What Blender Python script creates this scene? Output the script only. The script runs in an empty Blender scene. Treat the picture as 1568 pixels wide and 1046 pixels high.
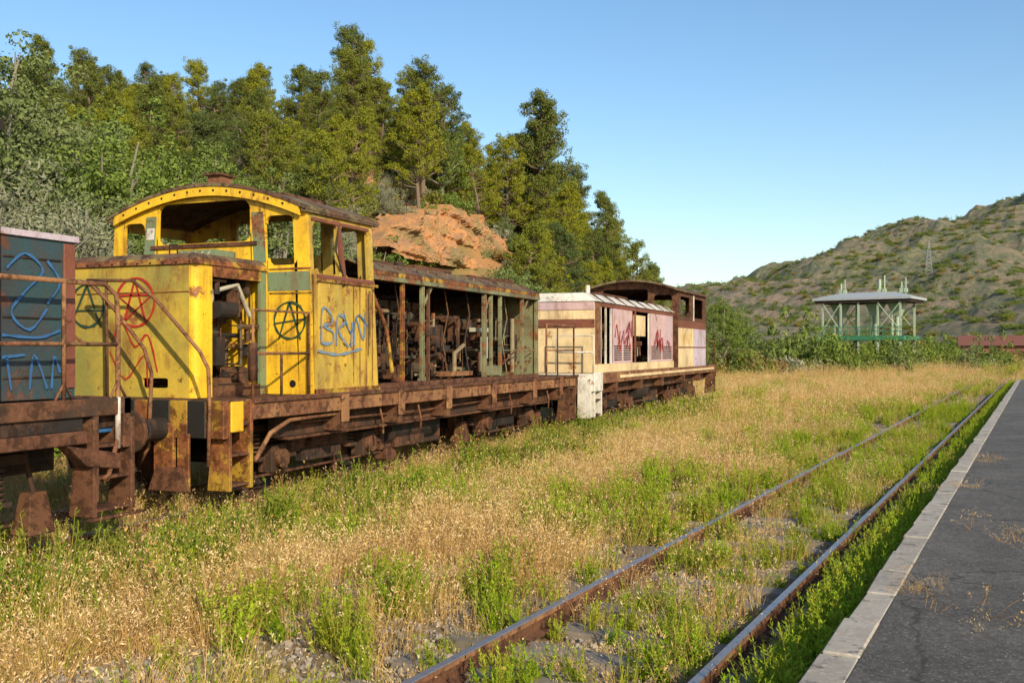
import bpy, math, random, bmesh
import numpy as np
from mathutils import Vector, Matrix
random.seed(7); rng=np.random.default_rng(11)
scene=bpy.context.scene
scene.view_settings.view_transform='Standard'; scene.view_settings.look='None'; scene.view_settings.exposure=0

# ---------------------------------------------------------------- materials
def newmat(name):
    m=bpy.data.materials.new(name); m.use_nodes=True
    nt=m.node_tree; b=nt.nodes['Principled BSDF']; return m,nt,b
def N(nt,t,**k):
    n=nt.nodes.new(t)
    for a,v in k.items(): setattr(n,a,v)
    return n
def noise(nt,vec,scale,detail=6,rough=.6,dist=0):
    n=N(nt,'ShaderNodeTexNoise'); n.inputs['Scale'].default_value=scale; n.inputs['Detail'].default_value=detail
    n.inputs['Distortion'].default_value=dist
    n.inputs['Roughness'].default_value=rough; nt.links.new(vec,n.inputs['Vector']); return n.outputs['Fac']
def ramp(nt,f,stops):
    r=N(nt,'ShaderNodeValToRGB'); cr=r.color_ramp
    while len(cr.elements)<len(stops): cr.elements.new(.5)
    for e,(p,c) in zip(cr.elements,stops):
        e.position=p; e.color=(c,c,c,1) if isinstance(c,(int,float)) else (*c,1)
    nt.links.new(f,r.inputs[0]); return r.outputs[0]
def mix(nt,f,a,b,bt='MIX'):
    m=N(nt,'ShaderNodeMixRGB',blend_type=bt)
    for s,v in ((m.inputs[0],f),(m.inputs[1],a),(m.inputs[2],b)):
        if isinstance(v,(int,float)): s.default_value=v
        elif isinstance(v,tuple): s.default_value=(*v,1)
        else: nt.links.new(v,s)
    return m.outputs[0]
def coord(nt): return N(nt,'ShaderNodeTexCoord').outputs['Object']
def mapping(nt,vec,sc):
    m=N(nt,'ShaderNodeMapping'); m.inputs['Scale'].default_value=sc; nt.links.new(vec,m.inputs[0]); return m.outputs[0]
def bump(nt,b,h,st,d=.02):
    n=N(nt,'ShaderNodeBump'); n.inputs['Strength'].default_value=st; n.inputs['Distance'].default_value=d
    nt.links.new(h,n.inputs['Height']); nt.links.new(n.outputs[0],b.inputs['Normal'])
def rusty(name,c,rust=(.15,.055,.022),amt=.4,rough=.6,streak=.5,c2=None,sc=1.6):
    m,nt,b=newmat(name); v=coord(nt)
    base=mix(nt,ramp(nt,noise(nt,v,1.3,7,.6),[(.38,0.0),(.64,1.0)]),c,c2 or tuple(x*.72 for x in c))
    # rust runs: vertical, but only below patchy sources
    st=noise(nt,mapping(nt,v,(6,6,1.1)),1,8,.72,.6)
    gate=ramp(nt,noise(nt,v,1.9,6,.65),[(.44,0.0),(.60,1.0)])
    runs=mix(nt,1.0,ramp(nt,st,[(.44,0.0),(.60,streak)]),gate,'MULTIPLY')
    base=mix(nt,runs,base,tuple(min(1,x*1.25) for x in rust))
    n1=noise(nt,v,sc,12,.74)
    th=1-amt
    rc=mix(nt,ramp(nt,noise(nt,v,14,6,.7),[(.35,0.0),(.65,1.0)]),rust,tuple(min(1,x*2.1) for x in rust))
    f=ramp(nt,n1,[(max(0,th*.5+.23),0.0),(min(1,th*.5+.28),1.0)])
    col=mix(nt,f,base,rc)
    n3=noise(nt,v,5.5,8,.75)
    col=mix(nt,ramp(nt,n3,[(max(0,th*.42+.31),0.0),(min(1,th*.42+.36),.85)]),col,tuple(x*.6 for x in rust))
    col=mix(nt,.30,col,ramp(nt,noise(nt,v,30,5,.7),[(.3,.35),(.62,1.0)]),'MULTIPLY')
    nt.links.new(col,b.inputs['Base Color']); b.inputs['Roughness'].default_value=rough
    b.inputs['Specular IOR Level'].default_value=.3
    bump(nt,b,mix(nt,.5,n1,noise(nt,v,1.1,2,.4)),.5,.03); return m
ORR=(.19,.075,.027)
YEL=rusty('yellow_paint',(.92,.58,.03),rust=ORR,amt=.27,streak=.7,rough=.42,c2=(.78,.46,.03))
YELS=rusty('aged_yellow_paint',(.66,.43,.06),rust=ORR,amt=.32,streak=.9,c2=(.44,.32,.07),rough=.5)
YELN=rusty('dull_yellow_paint',(.62,.43,.06),rust=ORR,amt=.29,streak=.85,c2=(.30,.27,.07),rough=.5,sc=1.1)
YELR=rusty('rusty_yellow',(.50,.31,.04),amt=.55,streak=.8)
RUST=rusty('rust',(.17,.08,.042),amt=.55,rust=(.085,.036,.02),streak=.45,rough=.85)
RUSTL=rusty('light_rust',(.36,.18,.08),amt=.5,rust=(.13,.055,.028),streak=.6,rough=.85,c2=(.22,.11,.055))
DARK=rusty('dark_steel',(.028,.024,.022),amt=.45,rust=(.045,.024,.016),rough=.75)
DARKR=rusty('dark_rust',(.060,.038,.026),amt=.5,rust=(.09,.04,.022),rough=.85)
GRN=rusty('old_green_paint',(.18,.25,.14),amt=.34,c2=(.20,.24,.14))
POST=rusty('olive_post',(.24,.24,.13),amt=.42,c2=(.12,.13,.08))
ROOFR=rusty('roof_brown',(.15,.10,.06),amt=.5,rust=(.085,.045,.028),streak=.3,rough=.9,c2=(.22,.18,.09))
CREAM=rusty('cream_paint',(.86,.66,.38),rust=ORR,amt=.24)
PINK=rusty('faded_pink_paint',(.64,.44,.43),rust=ORR,amt=.26,c2=(.54,.40,.45))
LAV=rusty('lavender_paint',(.60,.50,.58),rust=ORR,amt=.22)
WHT=rusty('white_paint',(.80,.76,.68),amt=.28,streak=.6)
TEAL=rusty('teal_paint',(.035,.085,.10),amt=.30,rust=(.09,.04,.025),c2=(.05,.06,.07))
BRED=rusty('oxide_red_paint',(.24,.085,.055),amt=.35)
ENG=rusty('engine_casting',(.12,.10,.07),amt=.45,rust=(.07,.035,.02))
TANK=rusty('tank_grey',(.50,.47,.38),amt=.22)
PIPEC=rusty('pale_pipe',(.34,.28,.17),amt=.4)
def flat(name,c,rough=.6,nz=.35,metal=0):
    m,nt,b=newmat(name); v=coord(nt)
    col=mix(nt,ramp(nt,noise(nt,v,9,8,.7),[(.3,nz),(.6,1.0)]),tuple(x*.5 for x in c),c)
    nt.links.new(col,b.inputs['Base Color']); b.inputs['Roughness'].default_value=rough; b.inputs['Metallic'].default_value=metal; return m
GRED=flat('graffiti_red',(.46,.03,.02)); GBLU=flat('graffiti_blue',(.04,.14,.34)); GLB=flat('graffiti_light_blue',(.19,.26,.36)); GDK=flat('graffiti_dark',(.03,.07,.04)); GMAG=flat('graffiti_crimson',(.40,.06,.08))
BLK=flat('black_paint',(.02,.018,.016)); HOLE=flat('recess_shade_black',(.01,.009,.008))  # HOLE: near-black laid on surfaces as painted shade of holes and openings
RAILTOP=flat('rail_worn_steel',(.30,.27,.28),.35,.5,.5)
WOOD=rusty('sleeper_wood',(.30,.25,.20),amt=.3,rust=(.16,.13,.10),rough=.9)
CONC=rusty('concrete_edge',(.50,.45,.38),amt=.42,rust=(.26,.22,.18),rough=.95,sc=7)
STEELW=flat('pale_steel',(.38,.47,.35)); STEELG=flat('green_steel',(.05,.22,.11)); ROOFG=flat('grey_roof',(.42,.45,.47))

def leafmat(name,c1,c2,c3=None,trans=.25,big=None):
    m,nt,b=newmat(name); nt.nodes.remove(b)
    g=N(nt,'ShaderNodeNewGeometry'); oi=N(nt,'ShaderNodeObjectInfo')
    col=mix(nt,g.outputs['Random Per Island'],c1,c2)
    if c3: col=mix(nt,ramp(nt,oi.outputs['Random'],[(.25,0.0),(1.0,.9)]),col,c3)
    if big:
        nz=noise(nt,g.outputs['Position'],big[0],3,.5); col=mix(nt,ramp(nt,nz,[(.45,0.0),(.58,big[2])]),col,big[1])
    d=N(nt,'ShaderNodeBsdfDiffuse'); nt.links.new(col,d.inputs[0]); out=d.outputs[0]
    if trans>0:
        t=N(nt,'ShaderNodeBsdfTranslucent'); nt.links.new(col,t.inputs[0])
        ms=N(nt,'ShaderNodeMixShader'); ms.inputs[0].default_value=trans
        nt.links.new(out,ms.inputs[1]); nt.links.new(t.outputs[0],ms.inputs[2]); out=ms.outputs[0]
    nt.links.new(out,nt.nodes['Material Output'].inputs[0]); return m
L_PINE=leafmat('pine_needles',(.15,.18,.020),(.32,.31,.035),(.08,.115,.045),.12)
L_OAK=leafmat('oak_leaves',(.09,.145,.03),(.22,.28,.06),(.17,.20,.09),.12)
L_OLIVE=leafmat('olive_leaves',(.20,.215,.13),(.38,.36,.25),(.24,.25,.16),.10)
L_SHRUB=leafmat('shrub_leaves',(.15,.17,.035),(.32,.30,.07),(.30,.20,.08),.12)
L_SHRUBG=leafmat('green_shrub_leaves',(.11,.17,.03),(.25,.30,.05),(.10,.14,.04),.12)
G_DRY=leafmat('dry_grass',(.50,.31,.09),(.90,.64,.27),(.64,.44,.18),.25,(.9,(.50,.28,.10),.5))
G_SEED=leafmat('seed_heads',(.58,.40,.19),(.92,.74,.44),None,.15)
G_GRN=leafmat('green_grass',(.26,.33,.03),(.48,.48,.06),(.44,.38,.08),.3)
G_WEED=leafmat('weed_leaves',(.20,.35,.02),(.40,.54,.03),(.48,.48,.05),.3)
G_DKW=leafmat('dark_weed_leaves',(.10,.20,.02),(.24,.34,.04),(.28,.28,.05),.3)
G_BRN=leafmat('brown_stalks',(.26,.14,.06),(.46,.27,.10),None,.15)
BARK=flat('bark',(.20,.14,.10),.9)
BARKG=flat('grey_bark',(.28,.25,.20),.9)

# ---------------------------------------------------------------- mesh builder
class MB:
    def __init__(s): s.v=[];s.f=[];s.m=[];s.mats=[]
    def mi(s,m):
        if m not in s.mats: s.mats.append(m)
        return s.mats.index(m)
    def hexa(s,p,mat):
        b=len(s.v); s.v+=[tuple(q) for q in p]; k=s.mi(mat)
        for f in ((0,3,2,1),(4,5,6,7),(0,1,5,4),(1,2,6,5),(2,3,7,6),(3,0,4,7)):
            s.f.append(tuple(b+i for i in f)); s.m.append(k)
    def box(s,x0,x1,y0,y1,z0,z1,mat):
        if x0>x1:x0,x1=x1,x0
        if y0>y1:y0,y1=y1,y0
        if z0>z1:z0,z1=z1,z0
        s.hexa([(x0,y0,z0),(x1,y0,z0),(x1,y1,z0),(x0,y1,z0),(x0,y0,z1),(x1,y0,z1),(x1,y1,z1),(x0,y1,z1)],mat)
    def pipe(s,pts,r,mat,n=8,cap=True):
        pts=[Vector(p) for p in pts]; b=len(s.v); k=s.mi(mat)
        rs=r if isinstance(r,(list,tuple)) else [r]*len(pts)
        prev=None
        for i,p in enumerate(pts):
            d=(pts[min(i+1,len(pts)-1)]-pts[max(i-1,0)]).normalized()
            if prev is None:
                a=Vector((0,0,1)) if abs(d.z)<.9 else Vector((1,0,0)); e=d.cross(a).normalized()
            else:
                e=(prev-d*prev.dot(d)).normalized()
            prev=e; g=d.cross(e)
            for j in range(n):
                t=2*math.pi*j/n; q=p+(e*math.cos(t)+g*math.sin(t))*rs[i]; s.v.append(tuple(q))
        for i in range(len(pts)-1):
            for j in range(n):
                s.f.append((b+i*n+j,b+i*n+(j+1)%n,b+(i+1)*n+(j+1)%n,b+(i+1)*n+j)); s.m.append(k)
        if cap:
            s.f.append(tuple(b+j for j in range(n))[::-1]); s.m.append(k)
            e0=b+(len(pts)-1)*n; s.f.append(tuple(e0+j for j in range(n))); s.m.append(k)
    def panel(s,x0,x1,base,top,wins,y0,y1,mat,swap=False,step=.035):
        xs=set(np.linspace(x0,x1,max(2,int((x1-x0)/step))).tolist())
        for w in wins: xs.update([w[0],w[1],w[0]+w[4]*.12,w[1]-w[4]*.12])
        xs=sorted(xs)
        def zl(w,x):
            r=w[4]; dx=max(0,r-(x-w[0]),r-(w[1]-x)); o=r-math.sqrt(max(0,r*r-min(dx,r)**2)); return w[2]+o,w[3]-o
        for a,b in zip(xs[:-1],xs[1:]):
            if b-a<1e-5: continue
            mid=(a+b)/2; ws=sorted([w for w in wins if w[0]<mid<w[1]],key=lambda w:w[2])
            cur=[(base,base)]
            for w in ws:
                la,ha=zl(w,a); lb,hb=zl(w,b); cur[-1]=cur[-1]+((la,lb),); cur.append((ha,hb))
            cur[-1]=cur[-1]+((top(a),top(b)),)
            for c in cur:
                ba,bb,(ta,tb)=c
                if max(ta-ba,tb-bb)<.002: continue
                P=[(a,y0,ba),(b,y0,bb),(b,y1,bb),(a,y1,ba),(a,y0,ta),(b,y0,tb),(b,y1,tb),(a,y1,ta)]
                if swap: P=[(q[1],q[0],q[2]) for q in P]
                s.hexa(P,mat)
    def ribbon(s,pts,w,org,U,V,mat):
        # flat painted stroke lying on a surface
        org=Vector(org);U=Vector(U);V=Vector(V);k=s.mi(mat)
        if 2<len(pts)<12:
            q=[]
            for i in range(len(pts)-1):
                p0=pts[max(i-1,0)];p1=pts[i];p2=pts[i+1];p3=pts[min(i+2,len(pts)-1)]
                for t in (0,.25,.5,.75):
                    q.append(tuple(.5*((2*p1[c])+(-p0[c]+p2[c])*t+(2*p0[c]-5*p1[c]+4*p2[c]-p3[c])*t*t+(-p0[c]+3*p1[c]-3*p2[c]+p3[c])*t**3) for c in (0,1)))
            pts=q+[pts[-1]]
        n=len(pts); b=len(s.v)
        for i,p in enumerate(pts):
            a=pts[max(i-1,0)]; c=pts[min(i+1,n-1)]; dx,dy=c[0]-a[0],c[1]-a[1]; l=math.hypot(dx,dy) or 1
            ww=w*(.8+.3*math.sin(i*1.7+p[0]*9)); nx,ny=-dy/l*ww/2,dx/l*ww/2
            s.v.append(tuple(org+U*(p[0]+nx)+V*(p[1]+ny))); s.v.append(tuple(org+U*(p[0]-nx)+V*(p[1]-ny)))
        for i in range(n-1): s.f.append((b+2*i,b+2*i+1,b+2*i+3,b+2*i+2)); s.m.append(k)
    def obj(s,name,parent=None,bevel=0,smooth=False,fn=None):
        if fn: s.v=[fn(*q) for q in s.v]
        me=bpy.data.meshes.new(name); me.from_pydata(s.v,[],s.f); me.polygons.foreach_set('material_index',s.m)
        for m in s.mats: me.materials.append(m)
        if smooth: me.polygons.foreach_set('use_smooth',[True]*len(s.f))
        me.update()
        o=bpy.data.objects.new(name,me); scene.collection.objects.link(o)
        if bevel:
            md=o.modifiers.new('bevel','BEVEL'); md.width=bevel; md.segments=1; md.limit_method='ANGLE'
        if parent:
            o.parent=parent; o.matrix_parent_inverse=Matrix.Translation(parent.location).inverted()
        return o
def empty(name,loc=(0,0,0)):
    o=bpy.data.objects.new(name,None); o.location=loc; scene.collection.objects.link(o); return o
def circ(cx,cy,r,n=22,a0=0,a1=2*math.pi): return [(cx+r*math.cos(a0+(a1-a0)*i/n),cy+r*math.sin(a0+(a1-a0)*i/n)) for i in range(n+1)]

def clutter(mb,x0,x1,y0,y1,z0,z1,n,mats,seed):
    R=random.Random(seed)
    for i in range(n):
        m=R.choice(mats); cx=R.uniform(x0,x1); cy=R.uniform(y0,y1); cz=R.uniform(z0,z1); t=R.random()
        if t<.22:
            a,b,c=R.uniform(.03,.14),R.uniform(.03,.18),R.uniform(.04,.2)
            mb.box(max(x0,cx-a),min(x1,cx+a),max(y0,cy-b),min(y1,cy+b),max(z0,cz-c),min(z1,cz+c),m)
        elif t<.48:
            r=R.uniform(.03,.12); L=R.uniform(.1,.5); ax=R.choice([(1,0,0),(0,1,0),(0,0,1)])
            p=Vector((cx,cy,cz)); q=p+Vector(ax)*L; q.x=min(q.x,x1);q.y=min(q.y,y1);q.z=min(q.z,z1)
            if (q-p).length>.03: mb.pipe([p,q],r,m,12)
        elif t<.93:
            p=Vector((cx,cy,cz)); pts=[p]
            for k in range(R.randint(2,4)):
                ax=R.choice([Vector((1,0,0)),Vector((0,1,0)),Vector((0,0,1)),Vector((0,0,-1)),Vector((0,-1,0))]); p=p+ax*R.uniform(.15,.6)
                p=Vector((min(max(p.x,x0),x1),min(max(p.y,y0),y1),min(max(p.z,z0),z1)))
                if (p-pts[-1]).length>.05: pts.append(p)
            if len(pts)>1: mb.pipe(pts,R.choice([.010,.014,.02,.035]),m,6)
        else:
            r=R.uniform(.08,.16); mb.pipe([(cx,cy+r*math.cos(a),cz+r*math.sin(a)) for a in np.linspace(0,2*math.pi,14)],.012,m,5)

def bogie(par,xc,yc,name,fx=1.05):
    mb=MB()
    for sgn in (1,-1):
        xw=xc+sgn*.76; xf=xc+sgn*fx
        for dy in (-1.15,1.15):
            mb.pipe([(xw-.065,yc+dy,.52),(xw+.065,yc+dy,.52)],.52,DARKR,28)
            mb.pipe([(xw+sgn*.07,yc+dy,.52),(xw+sgn*.12,yc+dy,.52)],.40,DARK,28)
            mb.box(xf-.06,xf+.16*sgn+.0,yc+dy-.17,yc+dy+.17,.36,.72,DARKR)
            mb.pipe([(xf+sgn*.15,yc+dy,.54),(xf+sgn*.24,yc+dy,.54)],.13,RUST,14)
            for q in (-.36,.36):
                for k in range(6):
                    z=.58+k*.055; mb.pipe([(xf,yc+dy+q,z),(xf,yc+dy+q,z+.03)],.10,DARKR,12)
                mb.box(xf-.1,xf+.1,yc+dy+q-.12,yc+dy+q+.12,.52,.575,DARKR)
            mb.box(xw-.08,xw+.08,yc+dy+(.56 if dy>0 else -.64),yc+dy+(.64 if dy>0 else -.56),.3,.8,RUST)
        mb.box(xf-.05,xf+.05,yc-1.85,yc+1.85,.9,1.0,DARKR)
        mb.box(xf-.04,xf+.04,yc-.75,yc+.75,.56,.9,DARKR)
        mb.box(xf-.05,xf+.07,yc-.5,yc+.5,.42,.60,DARK)
        for k in range(7): mb.box(xf+.05*sgn,xf+.12*sgn,yc-.42+k*.02,yc+.42-k*.02,.62+k*.03,.645+k*.03,RUST)
        for dy in (-1.95,1.95):
            mb.hexa([(xf-.12,yc+dy-.16,.22),(xf+.12,yc+dy-.16,.22),(xf+.12,yc+dy+.16,.22),(xf-.12,yc+dy+.16,.22),(xf-.07,yc+dy-.10,.62),(xf+.07,yc+dy-.10,.62),(xf+.07,yc+dy+.10,.62),(xf-.07,yc+dy+.10,.62)],RUST)
            mb.pipe([(xf,yc+dy,.6),(xf,yc+dy*.95,.95)],.03,DARKR,6)
        mb.pipe([(xf+.1*sgn,yc-1.6,.34),(xf+.1*sgn,yc+1.6,.36)],.02,RUST,6)
    for dy in (-1.15,1.15): mb.pipe([(xc-.76,yc+dy,.52),(xc+.76,yc+dy,.52)],.09,DARK,10)
    mb.box(xc-1,xc+1,yc-.3,yc+.3,.6,.98,DARK)
    mb.obj(name,par,bevel=.012)

def buffer(mb,x,y,z,sgn,mat=DARK):
    mb.pipe([(x,y,z),(x,y+sgn*.35,z)],.13,mat,16); mb.pipe([(x,y+sgn*.35,z),(x,y+sgn*.5,z)],.07,mat,12); mb.pipe([(x,y+sgn*.5,z),(x,y+sgn*.55,z)],.24,DARKR,20)

def steps(mb,x,y0,y1,z0,z1,mat,inw=-1,mat2=None):
    for y in (y0,y1-.05):
        mb.hexa([(x,y,z0),(x+inw*.32,y,z0),(x+inw*.32,y+.05,z0),(x,y+.05,z0),(x,y,z1),(x+inw*.22,y,z1),(x+inw*.22,y+.05,z1),(x,y+.05,z1)],mat)
    for z in np.linspace(z0+.04,z1-.28,3): mb.box(x-.02,x+inw*.30,y0+.052,y1-.052,z,z+.03,mat2 or mat)

# ================================================================= yellow locomotive
XS=-7.3; XL=-10.75; XC=-9.03; DK=1.38
loco=empty('locomotive',(XC,15.5,0))
Y0,Y1=9.2,21.8
mb=MB()
mb.box(XL+.25,XS-.15,Y0+.05,Y1-.05,1.18,DK-.03,DARK)
mb.box(XS-.12,XS,Y0+.55,Y1,1.14,DK,RUSTL); mb.box(XL,XL+.12,Y0+.55,Y1,1.14,DK,RUSTL)
mb.box(XL+.13,XS-.13,Y0+.06,Y1-.06,DK-.028,DK,RUST)
mb.box(XS-.02,XS+.03,Y0+.55,Y1,DK-.05,DK+.012,RUST)
mb.box(XS-.42,XS-.30,Y0+1.4,Y1-1.0,.84,1.17,DARKR)
mb.box(XS-.44,XS-.24,Y0+1.6,Y1-1.2,.80,.838,RUST)
for y in (11.75,13.35,15.0,16.9,19.0,20.6):
    mb.box(XS-.30,XS+.012,y-.06,y+.06,.86,1.17,RUST); mb.box(XS+.002,XS+.035,y-.09,y+.09,.98,1.36,RUSTL)
for y in np.arange(10.2,21.6,.28): mb.pipe([(XS-.005,y,1.26),(XS+.018,y,1.26)],.016,RUST,6)
mb.pipe([(XS-.1,9.9,.62),(XS-.05,10.15,.95),(XS-.08,10.6,1.08),(XS-.1,12,1.1)],.03,RUSTL,7)
mb.pipe([(XS-.2,11,1.02),(XS-.2,14.5,.98),(XS-.2,19,1.05)],.022,RUST,6)
for y in (12.9,14.1,17.9,20): mb.pipe([(XS-.1,y,1.12),(XS-.06,y+.03,.9),(XS-.1,y+.1,.72)],.018,RUSTL,6)
mb.pipe([(XS-.75,13.9,.72),(XS-.75,15.6,.72)],.30,DARK,20)
mb.box(XS-1.9,XS-.6,13.8,15.9,.38,1.1,DARKR); mb.box(XS-.58,XS-.5,14.1,15.1,.40,.95,DARKR)
mb.box(XL+.5,XS-1.0,10.2,20.8,.98,1.17,DARK)
mb.obj('underframe',loco,bevel=.008)
mb=MB()
nst=13; xs=np.linspace(XL+.1,XS,nst+1)
for i in range(nst):
    mb.hexa([(xs[i],Y0,.95),(xs[i+1],Y0,.95),(xs[i+1],Y0+.1,.95),(xs[i],Y0+.1,.95),(xs[i],Y0,DK),(xs[i+1],Y0,DK),(xs[i+1],Y0+.1,DK),(xs[i],Y0+.1,DK)],YELR if i%2==0 else BLK)
steps(mb,XS,Y0+.11,Y0+.55,.34,DK-.02,YELR,-1,RUST)
mb.box(XS+.002,XS+.03,Y0+.11,Y0+.33,1.02,DK-.01,YEL)
mb.box(XS-.95,XS-.66,Y0-.06,Y0-.01,.42,1.12,YELR); mb.box(XS-.62,XS-.45,Y0-.05,Y0-.01,.34,1.0,YELR)
mb.hexa([(XS-1.0,Y0-.1,.34),(XS-.4,Y0-.1,.34),(XS-.4,Y0-.06,.34),(XS-1.0,Y0-.06,.34),(XS-.9,Y0-.08,.62),(XS-.5,Y0-.08,.62),(XS-.5,Y0-.06,.62),(XS-.9,Y0-.06,.62)],RUST)
for x in (XC+.87,XC-.87): buffer(mb,x,Y0,1.05,-1,DARK)
mb.box(XC-.12,XC+.12,Y0-.45,Y0,.95,1.12,DARK)
for x in (XC+.35,XC-.4,XC+.55): mb.pipe([(x,Y0,1.05),(x,Y0-.18,1.0),(x+.03,Y0-.22,.75),(x+.05,Y0-.15,.55)],.03,BLK,7)
mb.box(XL+.1,XS,Y1-.1,Y1,.95,DK,RUST)
steps(mb,XS,Y1-.6,Y1-.12,.36,DK-.02,RUST)
for x in (XC+.87,XC-.87): buffer(mb,x,Y1,1.05,1,DARK)
mb.obj('headstocks',loco,bevel=.008)
bogie(loco,XC,12.15,'bogie'); bogie(loco,XC,18.9,'bogie_rear')
# cab
def arch(x): return 4.20-.36*((x-XC)/1.72)**2
def lean(x,y,z):
    if z>2.9: x=x-(x-XC)/1.72*.12*(z-2.9)/.95
    return (x,y,z)
mb=MB(); CY0,CY1=11.01,12.70
fw=[(-9.92,-8.24,3.42,3.98,.15),(-7.99,-7.52,3.08,3.74,.10),(-10.55,-10.15,3.08,3.74,.10)]
mb.panel(XL,XS,DK+.003,lambda x:arch(x)-.03,fw,CY0,CY0+.05,YEL)
rw=[(-9.85,-8.2,3.35,3.9,.1),(-8.02,-7.55,3.0,3.7,.08),(-10.5,-10.05,3.0,3.7,.08)]
mb.panel(XL+.01,XS-.01,DK+.003,lambda x:arch(x)-.03,rw,CY1-.05,CY1,YELS)
ew=lambda y:arch(XS)-.04
mb.panel(CY0+.052,CY1-.052,DK+.003,ew,[(CY0+.13,CY0+.72,2.96,3.66,.07),(CY0+.80,CY1-.16,2.96,3.66,.07)],XS-.05,XS-.002,YELS,True)
mb.panel(CY0+.052,CY1-.052,DK+.003,ew,[(CY0+.13,CY0+.72,2.96,3.66,.07),(CY0+.80,CY1-.16,2.96,3.66,.07)],XL+.002,XL+.05,YELS,True)
mb.box(XL+.1,XS-.1,CY0+.1,CY1-.1,DK+.004,DK+.05,DARK)
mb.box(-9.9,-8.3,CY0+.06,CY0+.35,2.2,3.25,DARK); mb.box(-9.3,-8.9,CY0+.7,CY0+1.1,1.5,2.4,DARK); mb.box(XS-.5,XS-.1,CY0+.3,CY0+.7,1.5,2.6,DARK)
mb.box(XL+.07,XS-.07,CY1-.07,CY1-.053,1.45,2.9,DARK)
mb.obj('cab_walls',loco,fn=lean)
mb=MB()
n=28; xs=np.linspace(XL-.06,XS+.06,n+1)
for a,b in zip(xs[:-1],xs[1:]):
    za,zb=arch(a),arch(b)
    mb.hexa([(a,CY0-.10,za-.025),(b,CY0-.10,zb-.025),(b,CY1+.12,zb-.025),(a,CY1+.12,za-.025),(a,CY0-.10,za+.02),(b,CY0-.10,zb+.02),(b,CY1+.12,zb+.02),(a,CY1+.12,za+.02)],ROOFR)
    if XL<a+.01 and b<XS+.01: mb.hexa([(a,CY0-.085,za-.15),(b,CY0-.085,zb-.15),(b,CY0-.045,zb-.15),(a,CY0-.045,za-.15),(a,CY0-.085,za-.027),(b,CY0-.085,zb-.027),(b,CY0-.045,zb-.027),(a,CY0-.045,za-.027)],YEL)
mb.box(XS-.03,XS+.05,CY0-.08,CY1+.1,3.76,3.845,ROOFR); mb.box(XL-.05,XL+.03,CY0-.08,CY1+.1,3.76,3.845,ROOFR)
for x in np.arange(XL+.25,XS-.2,.24): mb.pipe([(x,CY0-.09,arch(x)-.08),(x,CY0-.083,arch(x)-.08)],.018,HOLE,8)
mb.box(-9.12,-8.88,11.15,11.4,4.15,4.36,RUSTL); mb.box(-9.16,-8.84,11.1,11.45,4.36,4.39,RUST)
mb.pipe([(-7.9,11.3,4.04),(-7.9,12.2,4.04)],.06,RUST,8); mb.box(-8.2,-7.95,12.1,12.4,4.02,4.12,RUST)
mb.obj('cab_roof',loco,fn=lean)
mb=MB()
mb.box(-8.22,-8.02,CY0-.006,CY0-.001,3.12,3.80,GRN); mb.box(-10.13,-9.94,CY0-.006,CY0-.001,3.12,3.82,GRN); mb.box(-10.1,-9.96,CY0-.011,CY0-.007,3.5,3.66,WHT)
mb.box(-8.0,-7.34,CY0-.006,CY0-.001,2.74,2.99,GRN)
mb.box(-10.0,-8.15,CY0-.03,CY0-.002,3.36,3.41,RUST)
for z in (2.70,3.02): mb.box(-7.98,-7.32,CY0-.012,CY0-.002,z,z+.02,YELR)
mb.box(XS+.0,XS+.02,CY0+.02,CY0+.06,DK,3.0,YELS)
for y in (CY0+.98,CY0+1.15,CY0+1.32,CY0+1.49): mb.box(XS+.0005,XS+.008,y,y+.010,1.5,2.85,YELR)
mb.box(XS,XS+.018,CY0+.07,CY1-.05,2.86,2.90,YELR); mb.box(XS,XS+.02,CY0+.02,CY1,DK,DK+.07,YELR)
mb.box(XS-.03,XS+.012,CY0+.725,CY0+.795,2.9,3.72,BRED)
mb.box(XS-.03,XS+.014,CY0+.1,CY1-.14,2.905,2.955,BRED); mb.box(XS-.03,XS+.014,CY0+.1,CY1-.14,3.665,3.71,BRED)
mb.pipe([(XS+.01,CY0+.75,3.68),(XS+.012,CY0+.6,3.3),(XS+.012,CY0+.72,2.98)],.012,DARK,5)
mb.pipe([(XS+.05,CY1-.35,1.9),(XS+.05,CY1-.35,2.8)],.014,YELR,6)
mb.pipe([(-7.62,CY0-.004,1.52),(-7.62,CY0-.002,1.52)],.05,HOLE,12)
for z in np.arange(1.5,3.0,.16):
    mb.pipe([(XS-.02,CY0-.001,z),(XS-.02,CY0-.008,z)],.009,YELR,5)
mb.obj('cab_trim',loco,fn=lean)
# nose (short hood)
NX0,NX1=-10.05,-8.03; NY=9.61; NT=3.02
mb=MB()
mb.panel(NX0+.1,NX1-.1,DK+.004,lambda x:NT-.02,[(-8.85,-8.45,1.5,1.62,.02)],NY,NY+.04,YELN)
for (cx,sg) in ((NX1-.1,1),(NX0+.1,-1)):
    pts=[(cx+sg*.1*math.sin(t),NY+.1-.1*math.cos(t)) for t in np.linspace(0,math.pi/2,6)]
    for p,q in zip(pts[:-1],pts[1:]):
        mb.hexa([(p[0],p[1],DK+.004),(q[0],q[1],DK+.004),(q[0]-sg*.02,q[1]+.02,DK+.004),(p[0]-sg*.01,p[1]+.03,DK+.004),(p[0],p[1],NT-.02),(q[0],q[1],NT-.02),(q[0]-sg*.02,q[1]+.02,NT-.02),(p[0]-sg*.01,p[1]+.03,NT-.02)],YEL)
mb.box(NX1-.04,NX1,NY+.1,NY+.30,DK+.004,NT-.02,YEL)
mb.box(NX1-.04,NX1,CY0-.14,CY0-.01,DK+.004,NT-.02,GRN)
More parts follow.
